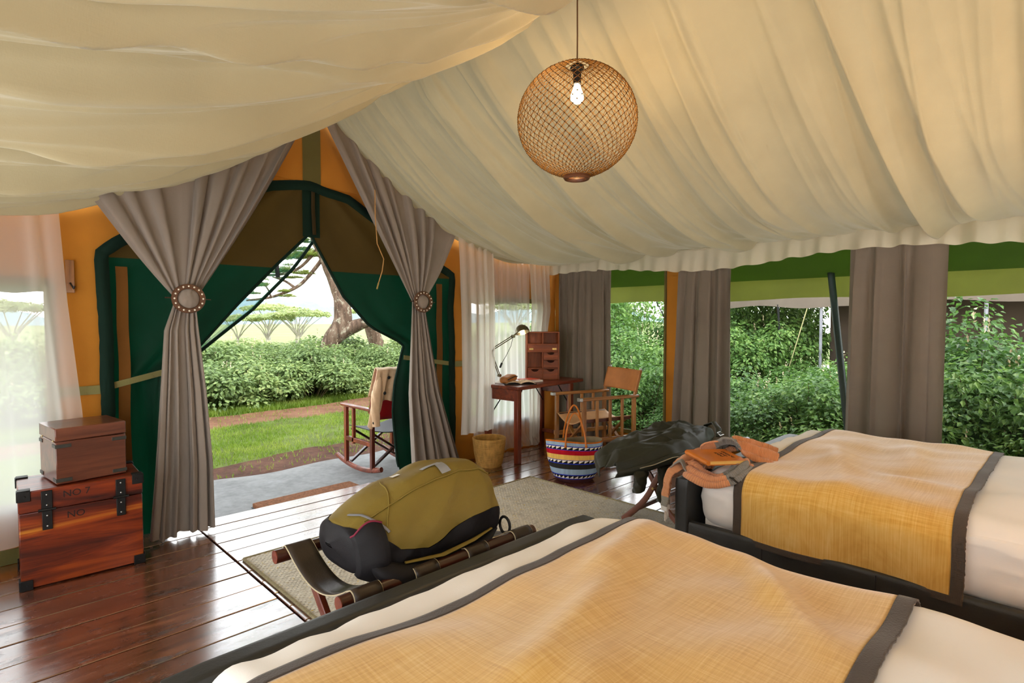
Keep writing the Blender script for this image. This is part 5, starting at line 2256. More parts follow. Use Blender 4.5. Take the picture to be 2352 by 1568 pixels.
for (z0, z1, flip) in ((0.043, 0.067, 1), (0.170, 0.192, 0), (0.277, 0.299, 0)):
    b = MB()
    nt = 30
    for k in range(nt):
        a0, a1 = 2 * PI * k / nt, 2 * PI * (k + 0.92) / nt
        if flip:
            tri = [(a0, z0), (a1, z0), (a1, z1)]
        else:
            tri = [(a0, z1), (a1, z1), (a0, z0)]
        b0 = len(b.v)
        b.v += [bag_pt(a, z, 0.0015) for a, z in tri]
        b.f.append((b0, b0 + 1, b0 + 2))
    o = b.build('zigzag_triangles', ivory, bag, flat=True)
    o['kind'] = 'stuff'
b = MB()
b.add([(0, 0, 0.002)] + [bag_pt(2 * PI * k / 32, 0.002) for k in range(32)], [(0, 1 + k, 1 + (k + 1) % 32) for k in range(32)])
b.build('bottom', cm['#4a2a2c'], bag)
b = MB()
b.grid(64, 6, lambda u, v: bag_pt(2 * PI * u, lerp(HB, 0.1, v), -0.006), closed_u=True)
b.build('lining', plain('sisal_lining', '#8b7a5c', 0.9), bag)
for sy, top_ in ((-1, 0.585), (1, 0.645)):
    b = MB()
    pts = []
    for k in range(25):
        t = k / 24
        a = PI * t
        x = -0.088 * math.cos(a) * (1 - 0.35 * math.sin(a))
        z = 0.315 + (top_ - 0.315) * math.sin(a) ** 0.7
        y = sy * (interp(min(z, HB), BZ, BYR) + 0.006) * (1 - 0.75 * min(1, max(0, (z - HB) / 0.25)))
        pts.append((x, y, z))
    b.tube(pts, 0.0075, 8)
    hn = b.build('handle', M['leather_orange'], bag)
    b = MB()
    b.ball((pts[0][0], pts[0][1], 0.312), 0.013, 10, 6)
    b.build('handle_knot', M['leather_orange'], hn)
    b = MB()
    b.ball((pts[-1][0], pts[-1][1], 0.312), 0.013, 10, 6)
    b.build('handle_knot', M['leather_orange'], hn)

# ------------------------------------------------------------------ waste basket
wb_ = thing('waste_basket', 'round coiled straw waste basket beside the desk leg', 'basket', (3.60, 3.95, 0))
M['straw'] = plain('golden_straw', '#b08748', 0.85, 0.25, 40, 0.15, bump=0.5, bscale=140, stretch=(1, 1, 0.4))
ncoil = 23
b = MB()
prof = []
for k in range(ncoil):
    z = 0.006 + 0.0118 * k
    r = interp(k / ncoil, [0, .1, .5, 1], [0.112, 0.122, 0.143, 0.157])
    c = MB()
    c.tube([(r * math.cos(2 * PI * i / 40), r * math.sin(2 * PI * i / 40), z + 0.001 * nz(i * 0.3, k)) for i in range(40)], 0.0068, 6, closed=True)
    c.build('straw_coil', M['straw'], wb_)
b = MB()
b.lathe([(0.0, 0.004), (0.112, 0.004), (0.112, 0.012), (0.0, 0.012)], 32)
b.build('basket_bottom', M['straw'], wb_)

# ------------------------------------------------------------------ rocking chair outside, with a cream coat
rk = thing('rocking_chair', 'folding wooden rocking chair with red canvas back on the veranda', 'rocking chair', (3.075, 4.98, -0.105))
XLr, XRr = -0.27, 0.27


def pr(x, y, z):
    return (x, y, z)


for x in (XLr, XRr):
    b = MB()
    b.tube([(x, lerp(0.46, -0.40, t), 0.028 + 0.16 * (t - 0.5) ** 2 * 1.6) for t in np.linspace(0, 1, 18)], 0.026, 8, flat=0.75, up=(1, 0, 0))
    b.build('rocker', M['wood_red'], rk)
    for y in (0.26, -0.24):
        b = MB()
        b.box((x, y, 0.325), (0.036, 0.042, 0.58), ch=0.003)
        b.build('post', M['wood_red_z'], rk)
    b = MB()
    b.box((x, 0.11, 0.44), (0.030, 0.032, 0.36), ch=0.003)
    b.build('slat', M['wood_red_z'], rk)
    b = MB()
    b.box((x, 0.02, 0.635), (0.055, 0.64, 0.026), ch=0.005)
    b.build('armrest', M['wood_red'], rk)
    b = MB()
    b.box((x, 0.01, 0.30), (0.030, 0.52, 0.045), ch=0.003)
    b.build('side_rail', M['wood_red'], rk)
    b = MB()
    b.bar((x, -0.20, 0.60), (x, -0.36, 1.02), 0.030, 0.034, 0.003)
    b.build('back_post', M['wood_red_z'], rk)
    s = 1 if x > 0 else -1
    for y in (0.20, -0.20):
        b = MB()
        b.bar((x - s * 0.02, y + s * 0.012, 0.40), (-x + s * 0.02, y + s * 0.012, 0.06), 0.022, 0.036, 0.003, up=(0, 1, 0))
        b.build('cross_leg', M['wood_dark'], rk)
b = MB()
b.grid(14, 12, lambda u, v: (lerp(XLr, XRr, u), lerp(-0.265, -0.355, v) - 0.03 * math.sin(PI * u), lerp(0.54, 1.0, v)))
o = b.build('red_canvas_back', cloth('red_canvas', '#9c0d14', weave=400, var=0.08, trans=0.15, tcol='#b01018'), rk)
o.modifiers.new('s', 'SOLIDIFY').thickness = 0.006
b = MB()
b.grid(14, 12, lambda u, v: (lerp(XLr + 0.02, XRr - 0.02, u), lerp(-0.22, 0.26, v), 0.43 - 0.04 * math.sin(PI * u)))
o = b.build('canvas_seat', cloth('black_canvas', '#1d1c1e', weave=400, var=0.08), rk)
o.modifiers.new('s', 'SOLIDIFY').thickness = 0.006

ct = thing('cream_coat', 'cream knitted cardigan with dark buttons hung over the rocking chair back', 'coat', (2.90, 4.62, 0.5))
M['coat'] = cloth('cream_knit', '#d8b894', weave=250, bump=0.4, var=0.10, vscale=14)


def coat_pt(u, v):
    # u across, v from inside front over the top rail to the back, facing the tent
    x = lerp(2.785, 3.18, u) - 0.10 * max(0, v - 0.35) * (1 - u) * 1.6
    if v < 0.3:
        t = v / 0.3
        y, z = lerp(4.78, 4.66, t), lerp(0.66, 0.925, t)
    elif v < 0.42:
        t = (v - 0.3) / 0.12
        y, z = 4.66 - 0.075 * t, 0.925 + 0.022 * math.sin(PI * t)
    else:
        t = (v - 0.42) / 0.58
        lng = lerp(0.52, 0.24, smooth(u * 1.6)) + 0.05 * math.sin(u * 14)
        y, z = 4.585 + 0.03 * t, 0.925 - lng * t
    f = 0.022 * pleat(u, 4.5, 3.0, 0.8) * smooth(abs(v - 0.36) * 3)
    return (x, y - f, z + 0.01 * nz(u * 5, v * 5))


b = MB()
b.grid(60, 50, coat_pt)
o = b.build('knit', M['coat'], ct, 70, world=True)
o.modifiers.new('s', 'SOLIDIFY').thickness = 0.008
for (u, v) in ((0.34, 0.56), (0.26, 0.74), (0.08, 0.93)):
    p = Vector(coat_pt(u, v)) + Vector((0, -0.016, 0))
    b = MB()
    b.ball(p, 0.016, 10, 6, (1, 0.4, 1))
    b.build('button', M['black'], ct, world=True)
b = sleeve([(2.80, 4.60, 0.86), (2.765, 4.585, 0.72), (2.75, 4.585, 0.56), (2.765, 4.59, 0.40)], [0.03, 0.055, 0.052, 0.040], 5)
b.build('sleeve', M['coat'], ct, 60, world=True)
# ------------------------------------------------------------------ vegetation
def leaf_material(name, stops, nscale, trans=0.35, rough=0.45):
    t = NT(name)
    oi = t.node('ShaderNodeObjectInfo')
    f = t.noise(t.mapping(), nscale, 3, 0.7)
    r = t.math('ADD', f, t.math('MULTIPLY', t.math('SUBTRACT', oi.outputs['Random'], 0.5), 0.16))
    col = t.ramp(r, [(p, rgb(c)) for p, c in stops])
    hs = t.node('ShaderNodeHueSaturation')
    hs.inputs['Value'].default_value = 1.25
    t.link(col, hs.inputs['Color'])
    return t.done(t.mixsh(trans, t.bsdf(col, rough, 0.4), t.translucent(hs.outputs[0])))


M['leaf_hedge'] = leaf_material('hedge_leaf', [(0.30, '#4a5c30'), (0.48, '#748a50'), (0.62, '#98a868'), (0.75, '#b4b878')], 9.0)
M['leaf_dark'] = leaf_material('window_bush_leaf', [(0.30, '#324e1e'), (0.48, '#557a34'), (0.62, '#7b9c4c'), (0.76, '#a8ba68')], 9.0)
M['leaf_acacia'] = leaf_material('acacia_leaf', [(0.3, '#7d8e48'), (0.5, '#9ba858'), (0.7, '#b8c070')], 3.0, 0.6)
M['leaf_far'] = leaf_material('haze_paled_leaf', [(0.3, '#93a070'), (0.5, '#aab37e'), (0.7, '#c0c78e')], 0.9, 0.4)  # leaf colour paled to stand in for distance haze
M['stem'] = plain('green_brown_stem', '#5a4a30', 0.8, 0.2)
M['flower'] = plain('pale_seed_head', '#cdbb9a', 0.8, 0.15)


def leaf(mb, p, n, d, L, W):
    """one leaf: pointed, folded along its rib"""
    n = n.normalized()
    d = (d - n * d.dot(n))
    if d.length < 1e-4:
        d = n.orthogonal()
    d.normalize()
    s = n.cross(d)
    b = len(mb.v)
    mb.v += [tuple(p), tuple(p + d * L * 0.45 + s * W * 0.5 + n * W * 0.12), tuple(p + d * L - n * L * 0.12), tuple(p + d * L * 0.45 - s * W * 0.5 + n * W * 0.12)]
    mb.f.append((b, b + 1, b + 2, b + 3))


def rvec(r):
    while True:
        v = Vector((r.uniform(-1, 1), r.uniform(-1, 1), r.uniform(-1, 1)))
        if 0.02 < v.length < 1:
            return v.normalized()


def bush_meshes(seed, h, w, n, L, W, spikes=0):
    r = random.Random(seed)
    fo, st, fl = MB(), MB(), MB()
    clumps = []
    nc = 16
    for k in range(nc):
        a = r.uniform(0, 2 * PI)
        rad = w * math.sqrt(r.random()) * 0.72
        zc = h * r.uniform(0.22, 0.88) * (1 - 0.35 * rad / w)
        clumps.append((Vector((rad * math.cos(a), rad * math.sin(a), zc)), r.uniform(0.22, 0.36) * min(h, w * 1.3)))
    for c, cr_ in clumps:
        pts = [Vector((c.x * 0.25, c.y * 0.25, 0)), Vector((c.x * 0.6, c.y * 0.6, c.z * 0.6)), c + Vector((0, 0, cr_ * 0.4))]
        st.tube(pts, [0.012, 0.008, 0.003], 4, caps=False)
    for i in range(n):
        c, cr_ = r.choice(clumps)
        v = rvec(r)
        if v.z < -0.5:
            v.z *= -0.5
        rr = cr_ * (0.55 + 0.5 * r.random() ** 0.5)
        p = c + Vector((v.x * rr, v.y * rr, v.z * rr * 0.9))
        if p.z < 0.02:
            p.z = r.uniform(0.02, 0.2)
        nn = (Vector((0, 0, 0.9)) + v * 0.7 + rvec(r) * 0.55)
        k = r.uniform(0.65, 1.25)
        leaf(fo, p, nn, v + Vector((0, 0, -0.25)) + rvec(r) * 0.5, L * k, W * k)
    for i in range(spikes):
        c, cr_ = r.choice(clumps)
        p = c + Vector((r.uniform(-.1, .1), r.uniform(-.1, .1), cr_ * 0.9))
        for q in range(5):
            leaf(fl, p + Vector((0, 0, 0.025 * q)), rvec(r), Vector((r.uniform(-.5, .5), r.uniform(-.5, .5), 1)), 0.035, 0.02)
    me = []
    for nm, mb, mt in (('foliage', fo, None), ('stems', st, M['stem']), ('seed_heads', fl, M['flower'])):
        if not mb.v:
            me.append(None)
            continue
        m = bpy.data.meshes.new(nm)
        m.from_pydata(mb.v, [], mb.f)
        m.polygons.foreach_set('use_smooth', [False] * len(m.polygons))
        if mt:
            m.materials.append(mt)
        me.append(m)
    return me


def with_mat(m, mat):
    c = m.copy()
    c.materials.clear()
    c.materials.append(mat)
    return c


hedge_v = []
for s in range(6):
    a = bush_meshes(100 + s, 1.05, 0.85, 3600, 0.085, 0.052, 5)
    a[0].materials.append(M['leaf_hedge'])
    hedge_v.append(a)
win_v = []
for s in range(5):
    a = bush_meshes(200 + s, 1.35, 0.75, 4200, 0.062, 0.040, 8)
    a[0].materials.append(M['leaf_dark'])
    win_v.append(a)


def put_bush(var, x, y, sc, rz, label, group, cat='bush', name='leafy_bush'):
    root = thing(name, label, cat, (x, y, ground_z(x, y) - 0.02), rz, group)
    for nm, m in zip(('foliage', 'stems', 'seed_heads'), var):
        if m:
            o = inst(nm, m, root)
            o.scale = sc
            o['kind'] = 'stuff'
    return root


rv = random.Random(5)
HL = 'leafy green bush in the hedge beyond the lawn, seen through the doorway'
for row, (yy, hmul) in enumerate(((10.95, 0.78), (11.75, 0.92), (12.6, 0.98), (13.6, 1.02), (14.8, 1.05))):
    x = -1.0 + 0.4 * row
    while x < 13.6 + row * 0.6:
        s = rv.uniform(0.9, 1.15)
        y = yy + rv.uniform(-0.25, 0.25) + 0.02 * x
        vis = 0.3 + 0.36 * y
        where = 'behind the left sheer curtain' if x < 0.27 * y else ('left of the acacia trunk' if x < 0.43 * y else ('below the acacia trunk' if x < 0.56 * y else ('behind the rocking chair' if x < 0.68 * y else 'behind the window by the desk')))
        lab = '%s bush of the lawn hedge, %s' % (['lowest front-row', 'second-row', 'middle-row', 'fourth-row', 'rearmost'][row], where)
        if not (0.68 * y < x < 0.80 * y and row > 0):
            put_bush(rv.choice(hedge_v), x, y, (s, s, s * hmul * rv.uniform(0.88, 1.1)), rv.uniform(0, 6.28), lab, 'bushes of the hedge beyond the lawn')
        x += rv.uniform(0.85, 1.15)

WL = {'a': ('dense leafy bush outside the window beside the director chair', 'bushes outside the window by the chair'),
      'b': ('leafy bush outside the middle window behind the far bed', 'bushes outside the middle window'),
      'c': ('tall leafy bush outside the right-hand window', 'bushes outside the right-hand window'),
      'd': ('dark bush at the back, between the lawn and the neighbouring tent', 'bushes near the neighbouring tent')}


def wb_put(k, x, y, s, hz):
    put_bush(rv.choice(win_v), x, y, (s, s, s * hz), rv.uniform(0, 6.28), WL[k][0], WL[k][1])


for (x, y, s, hz) in ((6.9, 4.3, 1.0, 0.95), (7.3, 5.2, 1.1, 1.0), (8.0, 5.0, 1.15, 1.1), (8.1, 6.1, 1.2, 1.15), (9.0, 6.3, 1.25, 1.2), (7.2, 3.85, 0.9, 0.75), (9.1, 7.5, 1.4, 1.45), (8.3, 7.0, 1.2, 1.1), (10.2, 8.0, 1.5, 1.55), (10.3, 6.9, 1.5, 1.4), (6.7, 5.4, 0.9, 0.8), (11.4, 8.8, 1.8, 1.6), (6.35, 4.6, 0.7, 0.7), (6.5, 3.6, 0.7, 0.6)):
    wb_put('a', x, y, s, hz)
for (x, y, s, hz) in ((6.55, 2.75, 0.9, 0.70), (6.5, 2.05, 0.95, 0.78), (6.75, 1.5, 1.0, 0.9), (7.2, 2.4, 1.0, 0.72), (7.35, 3.2, 1.0, 0.70), (7.4, 1.7, 1.05, 0.9), (8.1, 2.6, 1.0, 0.62), (8.0, 3.5, 1.0, 0.72), (8.3, 1.8, 1.1, 0.95), (6.15, 2.4, 0.6, 0.55), (6.1, 1.75, 0.65, 0.6), (6.15, 3.05, 0.6, 0.5), (8.9, 2.3, 1.1, 0.85), (6.1, 1.25, 0.7, 0.7)):
    wb_put('b', x, y, s, hz)
for (x, y, s, hz) in ((6.4, 0.95, 1.05, 1.05), (6.5, 0.45, 1.0, 1.15), (6.6, -0.1, 1.1, 1.1), (7.3, 0.9, 1.15, 1.15), (7.3, 0.3, 1.15, 1.2), (7.6, -0.4, 1.2, 1.2), (8.2, 0.8, 1.2, 1.05), (8.4, 0.1, 1.2, 1.1), (6.1, 0.7, 0.75, 0.9), (6.05, 0.2, 0.75, 0.9), (6.3, -0.7, 1.0, 1.0)):
    wb_put('c', x, y, s, hz)
for (x, y, s, hz) in ((11.0, 5.6, 1.3, 1.2), (11.6, 4.9, 1.2, 1.1), (12.4, 5.6, 1.4, 1.25), (13.2, 6.4, 1.7, 1.45), (13.3, 4.9, 1.6, 1.4), (12.3, 4.5, 1.3, 1.15), (14.2, 5.0, 1.7, 1.5), (11.2, 6.6, 1.4, 1.2), (10.0, 5.5, 1.0, 0.7), (14.6, 5.3, 1.6, 1.3), (14.5, 7.0, 1.7, 1.3), (11.0, 3.6, 1.0, 0.75), (11.2, 2.6, 1.0, 0.8), (10.9, 1.4, 1.1, 0.95), (16.2, 8.0, 1.9, 1.3)):
    wb_put('d', x, y, s, hz)

# grass blades on the lawn: too many to count
gr = MB()
rg = random.Random(3)
cnt = 0
while cnt < 60000:
    y = lerp(6.0, 11.0, rg.random() ** 1.15)
    x = rg.uniform(-0.5, 9.5)
    zt_ = zone(x, y)
    if zt_ == 2 and rg.random() < 0.94:
        continue
    if zt_ == 1 and rg.random() < 0.93:
        continue
    dens = 0.5 + 0.9 * nz(x * 0.9, y * 0.9, 11.0)
    tall = 1.0 + (0.9 if y > 9.4 + 0.15 * x else 0.0)
    if rg.random() > max(0.12, dens) and tall < 1.5:
        continue
    z = ground_z(x, y) - 0.004
    a = rg.uniform(0, 2 * PI)
    h = rg.uniform(0.025, 0.065) * tall
    w = rg.uniform(0.004, 0.008) * tall
    lx, ly = rg.uniform(-0.6, 0.6) * h, rg.uniform(-0.6, 0.6) * h
    b0 = len(gr.v)
    gr.v += [(x - w * math.cos(a), y - w * math.sin(a), z), (x + w * math.cos(a), y + w * math.sin(a), z), (x + lx, y + ly, z + h)]
    gr.f.append((b0, b0 + 1, b0 + 2))
    cnt += 1
M['grass'] = leaf_material('grass_blade', [(0.3, '#56701f'), (0.5, '#748a2e'), (0.7, '#9aa24c')], 1.3, 0.4, 0.5)
o = gr.build('lawn_grass', M['grass'], None, 30, recalc=False, flat=True)
tag(o, 'short bright green grass growing on the lawn beyond the veranda', 'grass', None, 'stuff')


# ---- trees
def bark_material():
    t = NT('lichen_bark')
    v = t.mapping((3, 3, 0.8))
    f = t.noise(v, 3.0, 7, 0.7, 0.6)
    g = t.noise(t.mapping(), 7.0, 5, 0.7)
    col = t.ramp(f, [(0.3, rgb('#33271f')), (0.5, rgb('#6b5647')), (0.7, rgb('#8d7766'))])
    li = t.ramp(g, [(0.56, (0, 0, 0)), (0.64, (1, 1, 1))])
    col = t.mix(t.math('MULTIPLY', li, 0.7), col, rgb('#b4ae98'))
    return t.done(t.bsdf(col, 0.9, 0.2, 0, 0, t.bump(f, 0.9, 0.06)))


M['bark'] = bark_material()


def limb(mb, pts, rs, seed, n=14, sub=6, rough=0.12):
    P = [Vector(p) for p in pts]
    out, rr = [], []
    for i in range(len(P) - 1):
        for k in range(sub):
            f = k / sub
            p0, p1, p2, p3 = P[max(0, i - 1)], P[i], P[i + 1], P[min(len(P) - 1, i + 2)]
            out.append(0.5 * ((2 * p1) + (p2 - p0) * f + (2 * p0 - 5 * p1 + 4 * p2 - p3) * f * f + (3 * p1 - p0 - 3 * p2 + p3) * f ** 3))
            rr.append(lerp(rs[i], rs[i + 1], f))
    out.append(P[-1])
    rr.append(rs[-1])
    b0 = len(mb.v)
    mb.tube(out, rr, n)
    for i in range(b0, len(mb.v)):
        v = Vector(mb.v[i])
        c = out[(i - b0) // n]
        d = (v - c)
        k = 1 + rough * nz(v.x * 4, v.y * 4, v.z * 2.2 + seed) + rough * 0.6 * nz(v.x * 11, v.y * 11, v.z * 5)
        mb.v[i] = tuple(c + d * k)


tree = thing('acacia_tree', 'big leaning acacia tree with lichen-covered trunk beyond the hedge', 'tree', (6.5, 13.2, -0.25))
tr = MB()
limb(tr, [(6.42, 13.28, -0.3), (6.50, 13.20, 0.35), (6.62, 13.10, 0.85), (6.84, 12.92, 1.32), (6.84, 12.96, 1.87), (6.72, 13.11, 2.41), (6.58, 13.27, 2.95), (6.44, 13.43, 3.4), (6.28, 13.62, 4.1), (6.15, 13.8, 6.0), (6.2, 13.9, 8.3)], [0.32, 0.25, 0.215, 0.22, 0.20, 0.17, 0.15, 0.14, 0.13, 0.12, 0.07], 1.0, 18)
tr.build('trunk', M['bark'], tree, 80, world=True)
tr = MB()
limb(tr, [(6.55, 13.15, 0.75), (6.90, 12.85, 1.12), (7.25, 12.53, 1.33), (7.52, 12.28, 1.50), (7.85, 11.98, 1.72), (8.3, 11.6, 2.2), (8.7, 11.3, 3.0)], [0.15, 0.17, 0.15, 0.135, 0.12, 0.09, 0.06], 2.0, 16)
tr.build('limb', M['bark'], tree, 80, world=True)
ms = MB()
ms.grid(10, 20, lambda u, v: (lerp(6.98, 7.62, v) + (u - 0.5) * 0.14, lerp(12.78, 12.18, v) + (u - 0.5) * 0.14, interp(v, [0, .5, 1], [1.27, 1.42, 1.60]) + 0.05 * math.sin(PI * u) + 0.02 * nz(u * 4, v * 9)))
ms.build('moss', plain('yellow_green_moss', '#8a8a1e', 0.95, 0.3, 12, 0.1, bump=0.8, bscale=40), tree, world=True)
branch_specs = [([(6.56, 13.3, 2.95), (6.3, 13.55, 2.5), (6.05, 13.75, 2.2), (5.6, 14.2, 1.95), (5.15, 14.6, 1.87)], [0.06, 0.05, 0.045, 0.035, 0.02]),
                ([(6.48, 13.4, 3.2), (6.2, 13.7, 2.75), (5.9, 13.95, 2.55), (5.5, 14.3, 2.5), (5.0, 14.7, 2.6)], [0.05, 0.04, 0.035, 0.03, 0.015]),
                ([(6.3, 13.6, 3.9), (5.9, 13.9, 3.6), (5.4, 14.3, 3.5), (4.8, 14.7, 3.7)], [0.08, 0.06, 0.05, 0.02]),
                ([(6.0, 13.78, 2.2), (5.85, 13.95, 2.35), (5.6, 14.1, 2.45)], [0.04, 0.03, 0.015]),
                ([(6.8, 13.0, 2.0), (7.1, 12.75, 2.3), (7.5, 12.4, 2.5), (8.0, 12.0, 2.9)], [0.07, 0.06, 0.05, 0.02]),
                ([(6.15, 13.8, 6.4), (7.0, 13.2, 7.6), (8.2, 12.5, 8.6)], [0.1, 0.07, 0.03]),
                ([(6.15, 13.8, 6.2), (5.2, 14.4, 7.5), (3.9, 15.2, 8.5)], [0.1, 0.07, 0.03]),
                ([(5.6, 14.2, 1.95), (5.5, 14.15, 2.15), (5.35, 14.2, 2.35)], [0.03, 0.02, 0.012])]
for i, (p, r_) in enumerate(branch_specs):
    mb = MB()
    limb(mb, p, r_, 3.0 + i, 8, 5, 0.15)
    mb.build('branch', M['bark'], tree, 80, world=True)


def pad_mesh(seed, R_, n, L):
    r = random.Random(seed)
    b = MB()
    tw = MB()
    cl = [(r.gauss(0, 0.4) * R_, r.gauss(0, 0.4) * R_, r.gauss(0, 0.06) * R_, r.uniform(0.18, 0.34) * R_) for _ in range(14)]
    for i in range(n):
        c = r.choice(cl)
        a = r.uniform(0, 2 * PI)
        rad = c[3] * math.sqrt(r.random())
        p = Vector((c[0] + rad * math.cos(a), c[1] + rad * math.sin(a), c[2] + abs(r.gauss(0, 0.05)) * R_))
        leaf(b, p, Vector((0, 0, 1)) + rvec(r) * 0.8, rvec(r), L * r.uniform(0.7, 1.3), L * 0.35)
    for c in cl:
        tw.tube([(0, 0, -0.12 * R_), (c[0] * 0.6, c[1] * 0.6, -0.05 * R_), (c[0], c[1], c[2])], [0.016 * R_, 0.010 * R_, 0.004 * R_], 4, caps=False)
    out = []
    for nm, mb, mt in (('foliage_pad', b, M['leaf_acacia']), ('twigs', tw, M['bark'])):
        m = bpy.data.meshes.new(nm)
        m.from_pydata(mb.v, [], mb.f)
        m.materials.append(mt)
        out.append(m)
    return out


pads = [pad_mesh(40 + k, 1.0, 3600, 0.08) for k in range(3)]
pad_spots = [(6.25, 13.6, 3.0, .6), (5.9, 13.9, 3.15, .65), (5.55, 14.2, 2.95, .6), (6.2, 13.65, 2.55, .4), (5.35, 14.4, 2.6, .6), (5.0, 14.7, 2.45, .6), (5.9, 13.9, 1.98, .3), (6.35, 13.5, 3.5, .6), (7.05, 12.8, 2.75, .45), (6.05, 13.75, 2.95, .55), (5.75, 14.05, 2.62, .5), (5.45, 14.3, 2.78, .6), (5.3, 14.4, 2.25, .55), (6.0, 13.9, 2.45, .35), (5.1, 14.7, 2.05, .5), (6.15, 13.7, 3.35, .5), (5.7, 14.1, 3.45, .7), (5.1, 14.5, 3.3, .8),
             (5.0, 14.7, 3.9, .7), (7.1, 12.7, 2.55, .4), (7.4, 12.45, 2.8, .55), (7.9, 12.0, 3.1, .7), (6.1, 13.8, 8.5, 2.0), (8.0, 12.6, 8.7, 2.0), (4.2, 15.0, 8.6, 2.0), (6.0, 16.0, 8.4, 1.8), (6.6, 12.4, 8.6, 1.8), (8.7, 11.3, 3.1, 0.6), (7.0, 12.9, 2.05, .3), (4.5, 15.0, 3.6, 1.0), (5.85, 14.0, 2.1, .3)]
rp = random.Random(9)
for k, (x, y, z, s) in enumerate(pad_spots):
    m = pads[k % 3]
    a = rp.uniform(0, 6.28)
    o = inst('foliage_pad', m[0], tree, (x - 6.5, y - 13.2, z + 0.25), (0, 0, a), (s, s, s * 0.8))
    inst('twigs', m[1], o)
tr = MB()
limb(tr, [(8.6, 13.9, -0.3), (8.45, 13.95, 0.6), (8.2, 14.0, 1.4), (7.9, 14.1, 2.3), (7.6, 14.3, 3.3), (7.6, 14.6, 5.6), (7.8, 14.8, 8.0)], [0.30, 0.22, 0.18, 0.16, 0.14, 0.11, 0.07], 5.0, 12)
t2 = thing('acacia_tree', 'thinner dark acacia trunk standing behind the big leaning one', 'tree', (8.6, 13.9, -0.3))
tr.build('trunk', M['bark'], t2, 80, world=True)
for (x, y, z, s) in ((7.5, 14.9, 8.0, 1.6), (8.6, 14.9, 8.3, 1.8)):
    inst('foliage_pad', pads[1][0], t2, (x - 8.6, y - 13.9, z + 0.3), (0, 0, x), (s, s, s * 0.8))


# far umbrella acacias on the plain
def far_tree_mesh(seed):
    r = random.Random(seed)
    cn, tk_ = MB(), MB()
    Rr = 3.6
    for i in range(3800):
        a = r.uniform(0, 2 * PI)
        rad = Rr * math.sqrt(r.random())
        lump = 0.35 * nz(math.cos(a) * rad * 0.8, math.sin(a) * rad * 0.8, seed)
        z = 4.4 + lump + 0.7 * (1 - (rad / Rr) ** 2) * r.random() ** 0.6 + r.uniform(0, 0.22)
        if nz(math.cos(a) * rad * 0.9 + 3, math.sin(a) * rad * 0.9, seed + 5) < -0.28:
            continue
        leaf(cn, Vector((rad * math.cos(a), rad * math.sin(a), z)), Vector((0, 0, 1)) + rvec(r) * 0.6, rvec(r), 0.36, 0.22)
    tk_.tube([(0, 0, -0.3), (0.1, 0.05, 0.9), (0.15, 0.1, 1.7)], [0.24, 0.18, 0.15], 7)
    for k in range(9):
        a = 2 * PI * k / 9 + r.uniform(-0.2, 0.2)
        rad = Rr * r.uniform(0.5, 0.85)
        tk_.tube([(0.15, 0.1, 1.6), (0.15 + 0.35 * rad * math.cos(a), 0.35 * rad * math.sin(a), 2.9), (rad * math.cos(a), rad * math.sin(a), 4.5)], [0.10, 0.07, 0.03], 5)
    res = []
    for nm, mb, mt in (('crown', cn, M['leaf_far']), ('trunk', tk_, plain('haze_paled_bark', '#a39c92', 0.9))):  # trunk colour paled for distance haze, like the crown
        m = bpy.data.meshes.new(nm)
        m.from_pydata(mb.v, [], mb.f)
        m.materials.append(mt)
        res.append(m)
    return res


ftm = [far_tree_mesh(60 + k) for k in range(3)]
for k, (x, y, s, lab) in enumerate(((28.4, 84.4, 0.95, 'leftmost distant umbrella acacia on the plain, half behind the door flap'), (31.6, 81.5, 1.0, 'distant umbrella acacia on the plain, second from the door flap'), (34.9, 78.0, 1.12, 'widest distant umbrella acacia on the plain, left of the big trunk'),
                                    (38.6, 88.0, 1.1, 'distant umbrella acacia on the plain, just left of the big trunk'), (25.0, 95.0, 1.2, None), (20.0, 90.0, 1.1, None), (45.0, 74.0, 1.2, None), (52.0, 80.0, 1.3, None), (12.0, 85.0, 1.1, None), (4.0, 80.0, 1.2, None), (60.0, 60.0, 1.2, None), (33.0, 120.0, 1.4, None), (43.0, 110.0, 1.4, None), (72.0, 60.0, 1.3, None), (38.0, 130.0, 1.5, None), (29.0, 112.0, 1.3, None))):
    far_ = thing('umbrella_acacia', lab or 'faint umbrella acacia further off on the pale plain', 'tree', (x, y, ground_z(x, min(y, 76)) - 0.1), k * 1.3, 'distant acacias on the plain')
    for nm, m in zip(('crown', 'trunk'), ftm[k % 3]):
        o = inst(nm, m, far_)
        o.scale = (s, s, s)
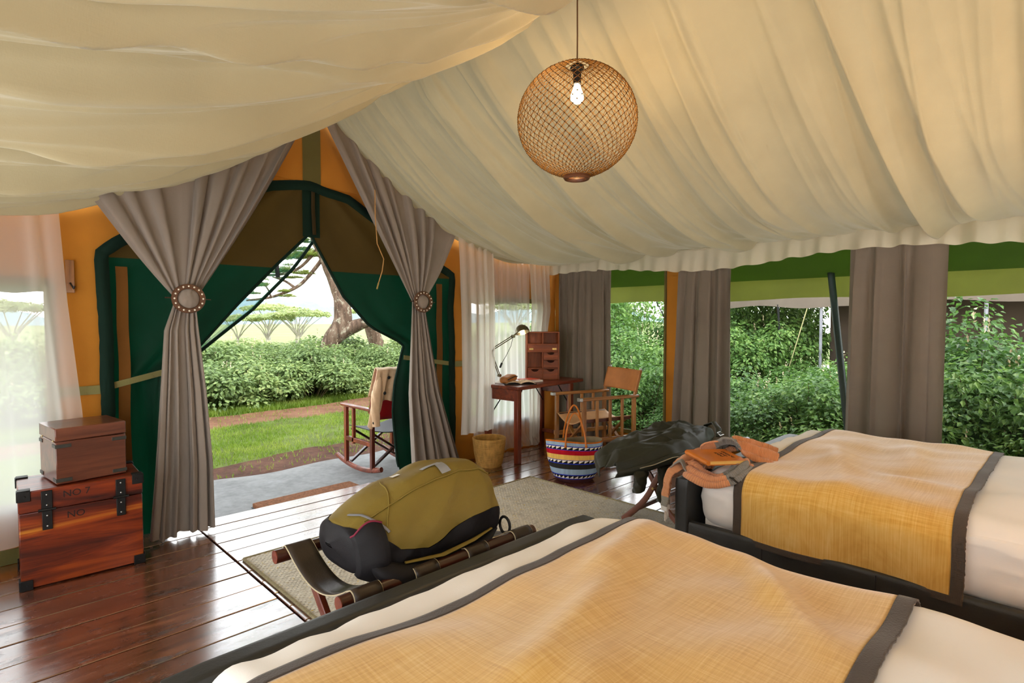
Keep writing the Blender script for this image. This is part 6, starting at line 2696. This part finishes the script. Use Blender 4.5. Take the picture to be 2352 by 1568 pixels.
# low scrub dotted over the plain
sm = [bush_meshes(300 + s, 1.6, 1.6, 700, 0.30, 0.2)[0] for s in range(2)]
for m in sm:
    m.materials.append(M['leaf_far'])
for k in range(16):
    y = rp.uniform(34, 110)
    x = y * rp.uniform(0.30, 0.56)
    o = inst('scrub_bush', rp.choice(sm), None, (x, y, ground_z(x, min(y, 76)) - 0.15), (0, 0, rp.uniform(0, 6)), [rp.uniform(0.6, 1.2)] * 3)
    tag(o, 'small haze-paled scrub bush dotted on the plain beyond the hedge', 'bush', 'scrub on the plain')

# ------------------------------------------------------------------ neighbouring tent seen through the side windows
nt_ = thing('neighbour_tent', 'brown canvas tent with beige fly edge behind the bushes', 'tent', (13.5, 1.0, -0.3))
M['nfly'] = cloth('beige_fly', '#7d6f62', weave=200, var=0.08, trans=0.15, tcol='#a08f7e')
M['nwall'] = cloth('dark_brown_canvas', '#4a3d33', weave=200, var=0.12)
b = MB()
b.grid(60, 3, lambda u, v: (12.0 + 0.03 * math.sin(u * 25) * v, lerp(5.9, -4, u), lerp(1.88, 2.05, u * 0.9) + 0.03 * math.sin(u * 18) - 0.26 * v - 0.02 * math.sin(u * 40) * v))
b.build('fly_edge', M['nfly'], nt_, world=True)
b = MB()
b.grid(40, 10, lambda u, v: (lerp(12.0, 15.5, v), lerp(5.9, -4, u), lerp(1.88, 2.05, u * 0.9) + 0.03 * math.sin(u * 18) + 1.5 * v))
b.build('fly_roof', M['nfly'], nt_, world=True)
b = MB()
b.box((14.2, -0.3, 0.75), (2.6, 7.9, 2.1), ch=0.02)
b.build('tent_wall', M['nwall'], nt_, world=True)
for (y0, y1) in ((3.57, 3.57), (1.09, 1.09), (-1.3, -1.3)):
    b = MB()
    b.cyl((12.05, y0, 1.78), (12.05, y1, -0.4), 0.028, n=8)
    b.build('pale_pole', plain('pale_pole_paint', '#9a98a0', 0.5), nt_, world=True)
b = MB()
b.cyl((12.0, 4.37, 1.70), (12.0, 4.22, -0.4), 0.022, n=8)
b.build('dark_pole', M['black'], nt_, world=True)
b = MB()
b.cyl((12.0, 3.80, 1.66), (11.3, 4.10, -0.3), 0.010, n=6)
b.build('guy_rope', plain('khaki_rope', '#a8a070', 0.9), nt_, world=True)
gl = MB()
gl.cyl((5.92, 3.55, 1.62), (6.9, 3.1, -0.2), 0.006, n=6)
tag(gl.build('guy_line', M['black']), 'thin dark guy line outside the window beside the director chair', 'rope')
